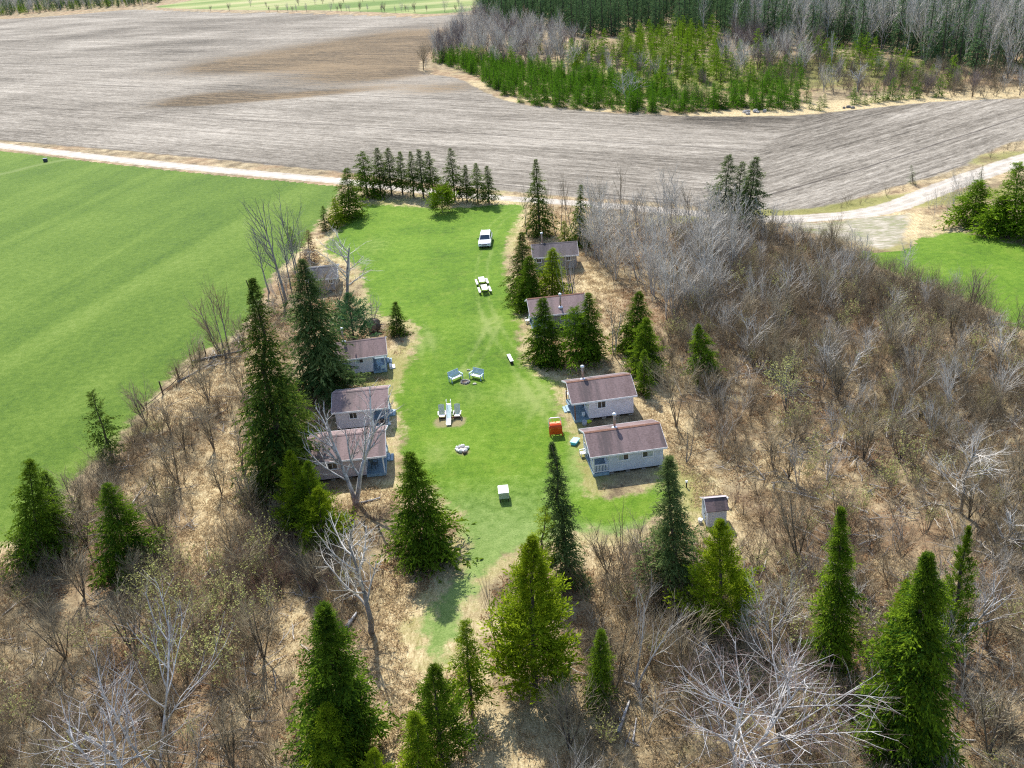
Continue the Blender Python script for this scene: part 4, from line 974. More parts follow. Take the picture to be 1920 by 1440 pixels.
def bin_():
    c = G(1078, 831); d = G(1083, 823) - G(1073, 836); root = empty('plastic_tub', c, atan2(d[1], d[0])); tag(root, 'turquoise plastic tub on the grass by the white-railed cabin', 'tub')
    m = MB(); m.extrude([(-.25, .0), (.25, .0), (.30, .32), (-.30, .32)], 'x', -.46, .46); m.build('body', M_CYAN, root, bevel=.03)
    m = MB(); m.box((0, 0, .34), (1.0, .66, .045)); m.build('lid', plain('pale_cyan_plastic', (.34, .72, .80), .4), root, bevel=.02)
bin_()
def white_chair(px, rz, label, mat=None, cat='chair', sc=1.0, z=0.0, group=None):
    c = G(*px, z); mat = mat or M_WPL; root = empty('plastic_chair', c, rz); tag(root, label, cat, group); root.scale = (sc,) * 3
    m = MB(); m.span((-.26, -.26, .40), (.26, .24, .44)); m.build('seat', mat, root, bevel=.015)
    m = MB(); R = Matrix.Rotation(rad(-14), 3, 'X')
    for k in range(4): m.box((-.195 + .13 * k, .30, .66), (.10, .03, .50), 0, R)
    m.box((0, .37, .92), (.52, .035, .08), 0, R); m.build('backrest', mat, root)
    for s in (-1, 1):
        m = MB(); m.span((s * .29 - .03, -.24, .62), (s * .29 + .03, .30, .65)); m.build('armrest', mat, root)
        for y in (-.22, .20): m = MB(); m.span((s * .25 - .025, y - .025, 0), (s * .25 + .025, y + .025, .618 if y < 0 else .398)); m.build('leg', mat, root)
    return root
white_chair((1093, 856), rad(-78), 'white plastic chair on bare soil at the front of the white-railed cabin')
white_chair((989, 606), rad(-70), 'white chair outside the cabin half hidden by spruces')
white_chair((713, 690), rad(20), 'pale blue chair at the back of the glassy blue porch', M_BLUEP, z=.28); white_chair((719, 695), rad(200), 'pale blue chair at the front edge of the glassy blue porch', M_BLUEP, z=.28, sc=.9)
white_chair((703, 876), rad(70), 'dark chair on the porch of the big pinkish-roofed cabin', plain('dark_chair', (.06, .075, .085), .6), z=.28)
white_chair((717, 797), rad(190), 'black chair on the dark porch of the short cabin', plain('black_chair', (.03, .03, .035), .6), z=.28)
white_chair((1067, 744), rad(-60), 'white chair at the far corner of the bare porch', z=.28)
def steps(px, rz, label, w, n, mat):
    c = G(*px); root = empty('wooden_steps', c, rz); tag(root, label, 'steps')
    for k in range(n): m = MB(); m.span((-w / 2, k * .32, .17 * (k + 1) - .05), (w / 2, k * .32 + .30, .17 * (k + 1))); m.build('tread', mat, root)
    for s in (-1, 1): m = MB(); m.extrude([(.0, 0), (.32 * n, 0), (.32 * n, .17 * n - .06), (0, .11)], 'x', s * (w / 2 - .06) - .02, s * (w / 2 - .06) + .02); m.build('stringer', mat, root)
steps((741, 688), rad(98), 'white wooden step box at the end of the glassy blue porch', .9, 2, M_WPL)
steps((733, 795), rad(98), 'pale step beside the dark porch of the short cabin', .5, 1, M_WPL)
steps((1098, 848), rad(-100), 'white ramp steps leaning at the front of the white-railed porch', .8, 2, M_WPL)
def bucket(px, label, mat, r=.16, h=.36, z=0.0):
    c = G(*px, z); root = empty('bucket', c); tag(root, label, 'bucket')
    m = MB(); m.tube([(0, 0, 0), (0, 0, h)], [r * .82, r], 12); m.build('body', mat, root, True)
    m = MB(); m.tube([(r * cos(a) * 1.02, 0, h + r * .8 * sin(a)) for a in np.linspace(0, pi, 7)], .012, 5); m.build('handle', M_GALV, root)
    m = MB(); m.tube([(0, 0, h + .001), (0, 0, h + .03)], r * 1.04, 12); m.build('lid', mat, root)
bucket((1094, 780), 'white bucket standing on the open blue porch', M_WPL, z=.28)
bucket((1096, 797), 'grey lidded bucket on the ground between the two right cabins', plain('grey_plastic', (.35, .37, .40), .5), .26, .4)
m = MB(); m.blob((0, 0, .17), (.36, .20, .18), 31, 9, 6, .12); o = m.build('bag', plain('lime_plastic', (.45, .55, .03), .5), None, True); o.location = G(1103, 793); tag(o, 'lime yellow bag lying under the edge of the bare porch', 'bag')
def vent(px, label, h):
    c = G(*px); root = empty('vent_pipe', c); tag(root, label, 'pipe'); m = MB(); m.tube([(0, 0, -.1), (0, 0, h)], .06, 8); m.build('pipe', M_DARKW, root)
    m = MB(); m.tube([(0, 0, h + .001), (0, 0, h + .16)], [.11, .09], 10); m.build('cap', M_WPL, root)
vent((1287, 914), 'dark pipe with a white cap in the straw between the railed cabin and the outhouse', .55)
vent((1363, 948), 'white capped pipe just behind the outhouse', .7)
bucket((1313, 980), 'white pail on the ground beside the outhouse door', M_WPL, .2, .34)
def field_box():
    c = G(86, 303.5); root = empty('equipment_box', c, rad(10)); tag(root, 'small dark box standing by the track in the left hay field', 'box')
    m = MB(); m.box((0, 0, .42), (.85, .7, .68)); m.build('body', plain('dark_blue_grey', (.03, .04, .05), .6), root, bevel=.03)
    m = MB(); m.box((0, 0, .79), (.95, .8, .05)); m.build('lid', plain('blue_grey_lid', (.12, .16, .19), .5), root)
    for x in (-.35, .35):
        for y in (-.28, .28): m = MB(); m.box((x, y, .04), (.08, .08, .08)); m.build('foot', M_DARKW, root)
field_box()
def fence():
    pts = [(272, 768), (306, 740), (337, 713), (362, 687), (386, 664)]; b0 = G(*pts[2]); root = empty('wire_fence', b0); tag(root, 'line of dark wooden posts with a sagging rail at the hay field edge', 'fence')
    P = [G(*p) - b0 for p in pts]; rn = random.Random(4)
    for i, p in enumerate(P):
        h = 1.7 if i else 1.3; l = -.5 if i == 0 else rn.uniform(-.06, .0); m = MB(); m.tube([p + [0, 0, -.1], p + [l, 0, h]], [.09, .075], 6); m.build('post', M_DARKW, root)
    m = MB()
    for a, b in zip(P[:-1], P[1:]):
        for z, r in ((.42, .05), (.95, .012)): m.tube([a + [0, 0, z], (a + b) / 2 + [0, 0, z - .12], b + [0, 0, z]], r, 4)
    m.build('rail', M_DARKW, root)
fence()
def rocks(px, label, n, R, s, mat, seed):
    c = G(*px); rn = random.Random(seed)
    for i in range(n):
        m = MB(); k = s * rn.uniform(.6, 1.2); m.blob((0, 0, k * .4), (k, k * .8, k * .6), seed * 9 + i, 8, 5); o = m.build('boulder', mat); o.location = c + [rn.uniform(-R, R), rn.uniform(-R, R) * .5, 0]; o.rotation_euler = (0, 0, rn.uniform(0, 6)); tag(o, label, 'boulder', 'boulders heaped at the field edge')
rocks((1418, 211), 'grey boulder in the heap at the ploughed field edge below the spruce plantation', 7, 2.6, .6, plain('pale_boulder', (.38, .36, .34), .9, .2), 3)
rocks((1588, 203), 'dark boulder in the small heap right of the spruce plantation', 4, 1.3, .45, plain('dark_boulder', (.19, .175, .16), .9, .3), 5)
def stump():
    c = G(703, 622); root = empty('uprooted_stump', c); tag(root, 'upturned brown root plate behind the cabin with the shiny stove pipe', 'stump'); rn = random.Random(2)
    m = MB(); m.blob((0, 0, .85), (.9, .55, .95), 12, 11, 7, .22); m.build('root_plate', plain('root_earth', (.23, .17, .13), .95, .35, 3), root)
    m = MB(); m.blob((.45, -.28, .75), (.42, .30, .5), 15, 8, 5, .1); m.build('hollow', M_CHAR, root)
    for k in range(9): a = rn.uniform(0, 6.3); m = MB(); m.tube([(cos(a) * .7, rn.uniform(-.2, .2), .8 + sin(a) * .7), (cos(a) * 1.25, rn.uniform(-.4, .4), .85 + sin(a) * 1.1)], [.08, .015], 4); m.build('root', B_GREY, root)
stump()
logs('fallen_log', 'pale broken birch log lying in the brush below the small bright conifer', (1170, 1345), 2.6, .12, 1.15, B_WHITE, seed=3)
logs('fallen_log', 'thin pale snag lying right of the broken birch log', (1190, 1370), 1.8, .06, 1.3, B_WHITE, seed=5)
logs('fallen_log', 'pale chopped log among the brush roots above the broken birch log', (1185, 1285), 1.1, .11, 2.6, B_WHITE, seed=6, knots=1)
logs('fallen_log', 'long grey trunk lying behind the fence posts at the hay field edge', (415, 668), 7.0, .14, .35, B_GREY, seed=8, knots=6)
logs('fallen_log', 'grey trunk leaning down from the hay field edge into the straw', (365, 700), 5.0, .10, 1.0, B_GREY, seed=9, knots=4)
logs('fallen_log', 'bleached branch wood lying at the foot of the forked dead tree', (695, 940), 1.8, .09, .3, B_WHITE, seed=10, knots=3)
logs('fallen_log', 'white log end showing at the foot of the dead tree with long root shadows', (660, 1165), 1.6, .14, 1.2, B_WHITE, seed=11, knots=2)
# ------------------------------------------------------------------ conifers one can tell apart
T = conifer
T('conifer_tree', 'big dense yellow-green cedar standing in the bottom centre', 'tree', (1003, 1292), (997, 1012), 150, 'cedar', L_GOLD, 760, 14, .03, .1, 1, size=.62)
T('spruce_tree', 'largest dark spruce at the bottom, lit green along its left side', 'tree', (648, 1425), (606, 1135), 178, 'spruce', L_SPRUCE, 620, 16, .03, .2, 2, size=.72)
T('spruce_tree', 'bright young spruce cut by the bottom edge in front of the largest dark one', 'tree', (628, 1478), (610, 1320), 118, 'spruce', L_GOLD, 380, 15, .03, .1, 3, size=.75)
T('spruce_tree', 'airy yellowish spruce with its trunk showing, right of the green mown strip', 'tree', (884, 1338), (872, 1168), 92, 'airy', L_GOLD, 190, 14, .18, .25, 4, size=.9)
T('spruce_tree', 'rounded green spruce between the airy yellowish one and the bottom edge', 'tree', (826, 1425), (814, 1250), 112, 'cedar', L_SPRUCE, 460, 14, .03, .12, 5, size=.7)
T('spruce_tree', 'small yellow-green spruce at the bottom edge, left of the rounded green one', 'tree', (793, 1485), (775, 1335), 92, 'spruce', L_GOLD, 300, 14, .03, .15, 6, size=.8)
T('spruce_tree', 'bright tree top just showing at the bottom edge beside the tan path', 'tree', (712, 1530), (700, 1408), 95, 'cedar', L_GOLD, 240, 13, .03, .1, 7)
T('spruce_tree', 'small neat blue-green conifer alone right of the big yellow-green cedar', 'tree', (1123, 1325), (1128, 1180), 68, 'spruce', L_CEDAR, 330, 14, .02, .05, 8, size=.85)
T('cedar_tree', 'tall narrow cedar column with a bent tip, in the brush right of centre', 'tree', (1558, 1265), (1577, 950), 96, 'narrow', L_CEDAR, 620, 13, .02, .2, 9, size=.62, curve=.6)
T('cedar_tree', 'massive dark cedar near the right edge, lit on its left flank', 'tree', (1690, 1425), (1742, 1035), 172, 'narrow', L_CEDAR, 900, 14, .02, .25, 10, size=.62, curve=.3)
T('cedar_tree', 'slim dark cedar leaning right, behind the massive one', 'tree', (1770, 1250), (1817, 990), 76, 'column', L_CEDAR, 420, 12, .05, .2, 11, size=.7, maxlean=.4)
T('cedar_tree', 'shorter yellow-green cedar hugging the left side of the massive one', 'tree', (1650, 1330), (1700, 1090), 84, 'cedar', L_GOLD, 380, 12, .05, .2, 12, size=.7, maxlean=.4)
T('cedar_tree', 'plump yellow-green cedar in front of the outhouse', 'tree', (1350, 1185), (1352, 978), 118, 'cedar', L_GOLD, 560, 14, .03, .12, 13, size=.65)
T('spruce_tree', 'tall lichen-grey spruce left of the outhouse', 'tree', (1268, 1125), (1254, 855), 108, 'spruce', L_LICHEN, 520, 14, .03, .3, 14, size=.7)
T('spruce_tree', 'slender dark lichened spruce at the lower right of the lawn', 'tree', (1068, 1092), (1034, 828), 78, 'narrow', L_LICHEN, 520, 13, .02, .3, 15, size=.68)
T('larch_tree', 'thin pale green tree behind the tip of the big yellow-green cedar', 'tree', (1012, 1105), (1022, 950), 84, 'airy', L_GOLD, 120, 11, .15, .4, 16, size=.8)
T('spruce_tree', 'dark spruce casting its shadow on the lawn left of the white table', 'tree', (805, 1040), (768, 850), 140, 'spruce', L_SPRUCE, 420, 15, .03, .25, 17, size=.75)
T('conifer_tree', 'tallest of the yellow-green clump in front of the pinkish-roofed cabin', 'tree', (562, 990), (543, 848), 78, 'cedar', L_GOLD, 420, 13, .02, .1, 18, size=.7)
T('conifer_tree', 'middle tree of the yellow-green clump in front of the pinkish-roofed cabin', 'tree', (588, 1005), (576, 868), 84, 'cedar', L_CEDAR, 420, 13, .02, .1, 19, size=.7)
T('conifer_tree', 'lowest, brightest tree of the clump in front of the pinkish-roofed cabin', 'tree', (606, 1028), (596, 918), 92, 'cedar', L_GOLD, 420, 13, .02, .1, 20, size=.7)
T('spruce_tree', 'spruce leaning left over the brush between the two left-edge trees', 'tree', (248, 1065), (198, 908), 128, 'spruce', L_SPRUCE, 380, 14, .03, .25, 21, size=.78, maxlean=.5)
T('spruce_tree', 'spruce on the hay field edge at the far left, nearest the frame', 'tree', (76, 1055), (54, 862), 118, 'spruce', L_SPRUCE, 420, 14, .03, .2, 22, size=.75, maxlean=.4)
T('spruce_tree', 'second spruce crowding the far left one from behind', 'tree', (100, 1015), (82, 885), 92, 'spruce', L_DARK, 320, 14, .03, .2, 23, size=.8, maxlean=.4)
T('spruce_tree', 'sparse dark spruce with a ragged top at the hay field edge', 'tree', (214, 866), (170, 735), 78, 'airy', L_DARK, 150, 12, .08, .45, 24, maxlean=.5)
T('spruce_tree', 'tallest dark spruce left of the cabins with a bushy round tip', 'tree', (536, 922), (472, 520), 142, 'narrow', L_DARK, 620, 14, .04, .3, 25, size=.66)
T('spruce_tree', 'very tall spruce just right of the tallest one, above the short cabin', 'tree', (612, 735), (565, 485), 146, 'narrow', L_LICHEN, 560, 14, .06, .3, 26, size=.7)
T('spruce_tree', 'lower dark spruce filling the base of the tallest spruce', 'tree', (560, 845), (528, 705), 110, 'spruce', L_DARK, 340, 13, .02, .25, 27, size=.8)
T('spruce_tree', 'dark low spruce in shade beside the straw path', 'tree', (490, 948), (478, 820), 70, 'spruce', L_DARK, 260, 13, .02, .3, 28, size=.85)
T('pine_tree', 'bluish soft pine behind the cabin with the shiny stove pipe', 'tree', (664, 640), (652, 552), 84, 'cedar', L_PINE, 300, 13, .03, .3, 29, size=.9)
T('spruce_tree', 'small very dark spruce standing on the left lawn edge', 'tree', (745, 627), (741, 566), 46, 'spruce', L_DARK, 220, 12, .02, .1, 30)
T('spruce_tree', 'full spruce at the left end of the tree row, bushy to the ground', 'tree', (655, 408), (650, 315), 66, 'spruce', L_SPRUCE, 260, 12, .02, .15, 31)
T('spruce_tree', 'bright small spruce below the left end of the tree row', 'tree', (631, 424), (626, 372), 40, 'spruce', L_GOLD, 180, 11, .02, .1, 32)
T('spruce_tree', 'smallest dark spruce beside the bright one at the hay field corner', 'tree', (610, 432), (605, 386), 30, 'spruce', L_DARK, 150, 11, .02, .2, 33)
rowt = [((690, 370), (679, 284), 48, .04), ((714, 362), (706, 277), 30, .30), ((734, 365), (727, 277), 32, .30), ((755, 366), (749, 284), 28, .32), ((776, 369), (769, 284), 24, .35), ((794, 371), (784, 280), 34, .3), ((813, 364), (801, 284), 32, .3),
        ((853, 377), (844, 278), 34, .22), ((876, 379), (872, 309), 24, .25), ((896, 381), (892, 306), 27, .25), ((917, 383), (913, 311), 27, .2)]
rl = ['bushy dark spruce, first of the row along the road', 'second spruce from the left in the row along the road', 'third spruce from the left in the row along the road', 'fourth spruce from the left in the row along the road', 'thinnest spruce in the left half of the row along the road',
      'thicker spruce sixth in the row along the road', 'seventh spruce, right end of the close-set row', 'tallest lone spruce of the row, beside the round shrub', 'small spruce next right of the tallest in the row', 'second last spruce in the row along the road', 'last spruce at the right end of the row by the drive']
for i, ((b, t, w, z), l) in enumerate(zip(rowt, rl)): T('spruce_tree', l, 'tree', b, t, w * 1.55, 'spruce', L_DARK if i % 3 else L_SPRUCE, 210, 12, z * .75, .3, 40 + i, group='row of spruces along the road', maxlean=.12)
T('round_shrub', 'round clipped evergreen shrub on the lawn in front of the tree row', 'shrub', (829, 399), (828, 357), 40, 'round', L_CEDAR, 320, 10, .03, .05, 60, bark=B_BROWN)
T('spruce_tree', 'tall lone spruce at the top right of the lawn by the bare poplars', 'tree', (1012, 442), (1004, 298), 54, 'narrow', L_DARK, 320, 12, .05, .25, 61)
T('spruce_tree', 'narrow spruce with thin top behind the far dark-roofed cabin', 'tree', (1086, 458), (1089, 346), 48, 'narrow', L_DARK, 240, 11, .04, .25, 62)
T('spruce_tree', 'short golden spruce at the left foot of the narrow one', 'tree', (1060, 457), (1057, 414), 30, 'spruce', L_GOLD, 150, 11, .03, .15, 63)
T('spruce_tree', 'back spruce of the clump on the right lawn edge', 'tree', (980, 560), (978, 436), 62, 'spruce', L_DARK, 320, 13, .03, .2, 64)
T('spruce_tree', 'front left spruce of the clump on the right lawn edge', 'tree', (990, 580), (992, 480), 70, 'spruce', L_SPRUCE, 320, 13, .03, .15, 65)
T('spruce_tree', 'golden green spruce of the clump, in front of the far dark-roofed cabin', 'tree', (1035, 562), (1036, 466), 72, 'spruce', L_GOLD, 280, 13, .06, .2, 66)
T('spruce_tree', 'dark spruce in front of the left end of the half hidden cabin', 'tree', (1024, 678), (1018, 560), 84, 'spruce', L_SPRUCE, 340, 14, .03, .2, 67)
T('spruce_tree', 'airy bright spruce with bare lower trunk before the half hidden cabin', 'tree', (1082, 678), (1076, 578), 92, 'airy', L_BRIGHT, 170, 13, .2, .25, 68)
T('spruce_tree', 'pointed spruce at the right end of the half hidden cabin', 'tree', (1107, 672), (1103, 550), 74, 'spruce', L_SPRUCE, 320, 13, .03, .15, 69)
T('spruce_tree', 'tallest spruce of the three above the bare-porch cabin', 'tree', (1190, 655), (1198, 547), 74, 'spruce', L_SPRUCE, 320, 13, .03, .15, 70)
T('spruce_tree', 'middle spruce of the three above the bare-porch cabin', 'tree', (1206, 702), (1212, 596), 76, 'spruce', L_CEDAR, 320, 13, .03, .15, 71)
T('spruce_tree', 'smallest spruce of the three, at the corner of the bare-porch cabin roof', 'tree', (1207, 738), (1208, 656), 38, 'spruce', L_CEDAR, 240, 12, .02, .1, 72)
T('spruce_tree', 'lone spruce in the brown brush right of the cabins', 'tree', (1322, 715), (1309, 608), 68, 'narrow', L_CEDAR, 320, 13, .03, .2, 73)
T('spruce_tree', 'left, olive spruce of the trio beside the gravel road', 'tree', (1354, 415), (1367, 291), 62, 'airy', L_LICHEN, 230, 12, .06, .3, 74)
T('spruce_tree', 'middle, shorter spruce of the trio beside the gravel road', 'tree', (1382, 416), (1392, 304), 52, 'airy', L_LICHEN, 210, 12, .06, .25, 75)
T('spruce_tree', 'right, fullest spruce of the trio beside the gravel road', 'tree', (1400, 428), (1418, 294), 72, 'spruce', L_LICHEN, 300, 13, .05, .2, 76)
for i, (b, t, w, l) in enumerate([((1822, 420), (1836, 340), 92, 'leftmost bright young pine by the right hay field'), ((1868, 440), (1880, 372), 84, 'lower bright young pine in front of its clump by the right hay field'), ((1898, 440), (1910, 306), 96, 'tallest bright young pine in the clump by the right hay field'), ((1938, 452), (1950, 350), 100, 'bright young pine cut by the right edge above the hay field')]):
    T('pine_tree', l, 'tree', b, t, w, 'airy', L_BRIGHT, 240, 13, .10, .2, 80 + i, group='young pines by the right hay field')
T('spruce_tree', 'tiny thin spruce above the bright pines at the road', 'tree', (1838, 344), (1843, 309), 15, 'spruce', L_DARK, 70, 8, .03, .2, 86)
T('spruce_tree', 'little dark spruce in the verge shrubs below the ploughed field', 'tree', (1712, 345), (1709, 310), 18, 'spruce', L_LICHEN, 70, 8, .03, .2, 87)
T('spruce_tree', 'small dying brownish spruce at the lawn corner by the slate-roofed shed', 'tree', (580, 490), (577, 432), 40, 'airy', L_RUST, 120, 10, .04, .3, 88)
T('spruce_tree', 'small dark spruce among the tall bare poplar trunks', 'tree', (548, 462), (543, 425), 26, 'spruce', L_DARK, 110, 10, .04, .2, 89)

# ------------------------------------------------------------------ bare trees one can tell apart
Bt = bare_tree
Bt('dead_tree', 'big whitish dead tree with a forked trunk in front of the pinkish-roofed cabin', 'tree', (668, 942), (648, 728), 170, 'forked', B_WHITE, B_WHITE, 1, forks=2, rad0=.32, kids={3: 10, 2: 6, 1: 4}, fine=B_PURPLE)
Bt('dead_tree', 'leafless grey tree throwing branching shadows across the green strip', 'tree', (697, 1185), (688, 955), 190, 'open', B_GREY, B_PALE, 2, forks=1, rad0=.24)
Bt('birch_tree', 'wide white birch spreading its bare limbs at the bottom right', 'tree', (1372, 1468), (1400, 1165), 430, 'open', B_WHITE, B_WHITE, 3, forks=2, rad0=.14, kids={3: 17, 2: 9, 1: 6}, fine=B_PURPLE)
Bt('birch_tree', 'white birch fanning leftwards in the bottom left corner', 'tree', (245, 1500), (120, 1300), 260, 'open', B_WHITE, B_WHITE, 4, forks=3, rad0=.13, kids={3: 9, 2: 6, 1: 4}, fine=B_PURPLE)
Bt('birch_tree', 'taller birch just right of the bottom left corner one', 'tree', (305, 1460), (215, 1160), 230, 'forked', B_WHITE, B_WHITE, 5, forks=2, rad0=.14, kids={3: 10, 2: 6, 1: 4}, fine=B_PURPLE)
Bt('birch_tree', 'slender white sapling birch with raked twigs beside the bottom left birches', 'tree', (365, 1445), (372, 1335), 62, 'pole', B_WHITE, B_WHITE, 6, rad0=.07, fine=B_PURPLE)
Bt('dead_tree', 'dead bare pole leaning beside the big yellow-green cedar', 'tree', (934, 1240), (906, 1048), 34, 'pole', B_DARK, B_GREY, 7, kids={2: 12, 1: 2, 0: 0}, rad0=.09)
Bt('sapling', 'small bare forked sapling on the bottom right of the lawn', 'tree', (1166, 1030), (1162, 935), 52, 'forked', B_BROWN, B_BROWN, 8, forks=3, rad0=.06, kids={3: 4, 2: 3, 1: 2})
for i, (b, t, w, st, f, r, l) in enumerate([((536, 562), (478, 352), 72, 'pole', 1, .22, 'thickest leaning grey poplar at the hay field edge'), ((560, 528), (514, 342), 70, 'forked', 2, .16, 'forked grey poplar right of the thickest one'), ((505, 548), (472, 415), 44, 'pole', 1, .14, 'left slim poplar of the leafless clump at the hay field edge'),
        ((545, 540), (522, 400), 46, 'pole', 1, .12, 'short dark poplar between the two big leafless ones'), ((562, 492), (558, 395), 26, 'pole', 1, .10, 'thin straight pole tree nearest the lawn in the leafless clump'), ((533, 575), (500, 440), 40, 'pole', 1, .10, 'thin dark stem in front of the thickest leaning poplar')]):
    Bt('poplar_tree', l, 'tree', b, t, w, st, B_GREY, B_GREY, 20 + i, 'leafless poplars at the hay field edge', forks=f, rad0=r)
Bt('dead_tree', 'twisted bare tree arching over the lawn beside the slate-roofed shed', 'tree', (648, 572), (628, 420), 130, 'open', B_GREY, B_PALE, 30, rad0=.22, kids={3: 9, 2: 6, 1: 4})
for i, (b, t, w, l) in enumerate([((424, 672), (372, 505), 46, 'tallest of the bare stems leaning over the hay field'), ((415, 662), (352, 545), 50, 'lowest bare stem leaning left over the hay field'), ((430, 660), (400, 520), 40, 'upright bare stem at the foot of the tallest spruce')]):
    Bt('bare_tree', l, 'tree', b, t, w, 'pole', B_GREY, B_BROWN, 32 + i, 'bare stems leaning over the hay field', rad0=.13)
Bt('birch_tree', 'crooked pale birch below the plump yellow-green cedar', 'tree', (1196, 1290), (1268, 1085), 120, 'forked', B_WHITE, B_PALE, 36, forks=2, rad0=.13, fine=B_PURPLE)
Bt('bare_tree', 'pale round-headed bare tree in the brush near the right edge', 'tree', (1801, 962), (1806, 800), 150, 'open', B_GREY, B_PALE, 37, rad0=.13, kids={3: 12, 2: 8, 1: 5})
Bt('dead_tree', 'dark dead trunk leaning right at the right edge', 'tree', (1868, 1050), (1920, 965), 60, 'pole', B_GREY, B_PALE, 38, rad0=.16)
Bt('birch_tree', 'white birch leaning out at the right edge beside the massive cedar', 'tree', (1772, 1235), (1880, 1060), 130, 'forked', B_WHITE, B_WHITE, 39, forks=2, rad0=.15, fine=B_PURPLE)
Bt('birch_tree', 'twiggy birch between the plump and the column cedar', 'tree', (1452, 1235), (1440, 1040), 120, 'open', B_GREY, B_PALE, 40, forks=2, rad0=.12)
Bt('willow_shrub', 'bush with cream catkins in the brown brush on the right', 'shrub', (1474, 770), (1470, 668), 78, 'open', B_GREY, B_GREY, 41, forks=4, rad0=.06, buds=900, kids={3: 6, 2: 5, 1: 3})
Bt('bare_tree', 'purple-grey bare tree beside the spruces before the half hidden cabin', 'tree', (1154, 662), (1150, 545), 58, 'forked', B_PALE, B_BROWN, 42, forks=3, rad0=.10)
Bt('bare_tree', 'broad bare bush-tree at the right end of the bare-porch cabin', 'tree', (1268, 800), (1262, 650), 110, 'open', B_BROWN, B_TAN, 43, forks=4, rad0=.08, kids={3: 9, 2: 6, 1: 4})
Bt('bare_tree', 'thin grey tree standing at the right gable of the white-railed cabin', 'tree', (1285, 868), (1290, 745), 62, 'forked', B_GREY, B_TAN, 44, forks=2, rad0=.07)
Bt('bare_tree', 'dark twiggy tree screening the right end of the far dark-roofed cabin', 'tree', (1072, 556), (1066, 462), 58, 'forked', B_STEM, B_BROWN, 56, forks=3, rad0=.09)
Bt('bare_tree', 'twiggy tree in front of the slate-roofed shed wall', 'tree', (606, 580), (598, 490), 56, 'forked', B_GREY, B_BROWN, 57, forks=3, rad0=.09)
Bt('bare_tree', 'leafless bush-tree at the right corner of the slate-roofed shed', 'tree', (634, 575), (634, 515), 52, 'forked', B_STEM, B_BROWN, 58, forks=4, rad0=.06)
Bt('bare_tree', 'small bare tree in front of the upturned root plate', 'tree', (700, 608), (698, 545), 34, 'forked', B_GREY, B_PALE, 45, forks=2, rad0=.07)
for i, (b, t) in enumerate([((1062, 580), (1046, 470)), ((1071, 575), (1060, 462)), ((1080, 570), (1070, 466)), ((1078, 583), (1066, 480))]):
    Bt('birch_tree', 'slim pale birch stem in the group behind the half hidden cabin', 'tree', b, t, 16, 'pole', B_WHITE, B_PALE, 46 + i, 'birch stems behind the half hidden cabin', kids={2: 9, 1: 2, 0: 0}, rad0=.08)
Bt('birch_tree', 'silver birch standing in the spruce plantation', 'tree', (1176, 196), (1180, 118), 62, 'open', B_WHITE, B_WHITE, 52, rad0=.13, forks=2, fine=B_PURPLE)
Bt('birch_tree', 'white dead-topped birch right of the plantation', 'tree', (1606, 172), (1612, 110), 40, 'open', B_WHITE, B_WHITE, 53, rad0=.15, fine=B_PURPLE)
Bt('birch_tree', 'tall crooked white birch rising before the dark forest', 'tree', (1558, 130), (1568, 52), 26, 'forked', B_WHITE, B_WHITE, 54, forks=2, rad0=.16, fine=B_PURPLE)
Bt('bare_tree', 'dark rounded bare tree at the left tip of the plantation', 'tree', (794, 132), (790, 74), 34, 'open', B_BROWN, B_BROWN, 55, forks=4, rad0=.12)
rn = random.Random(9)
pol = [(988, 440, 330), (1030, 432, 330), (1042, 440, 355), (1052, 436, 318), (1062, 425, 325), (1072, 434, 345), (1110, 440, 322), (1124, 452, 300), (1140, 448, 330), (1165, 430, 300), (1176, 452, 345), (1196, 445, 352), (1212, 420, 340), (1236, 425, 350), (1262, 440, 345), (1290, 425, 330), (1296, 432, 345), (1330, 425, 370)]
for i, (x, y, t) in enumerate(pol):
    Bt('poplar_tree', 'thin leafless poplar in the line between the lawn, the brush and the road', 'tree', (x, y), (x + rn.uniform(-14, 2), t), rn.uniform(20, 34), 'pole', B_GREY, B_BROWN, 60 + i, 'leafless poplars along the road', kids={2: 15, 1: 3, 0: 0}, rad0=.085)

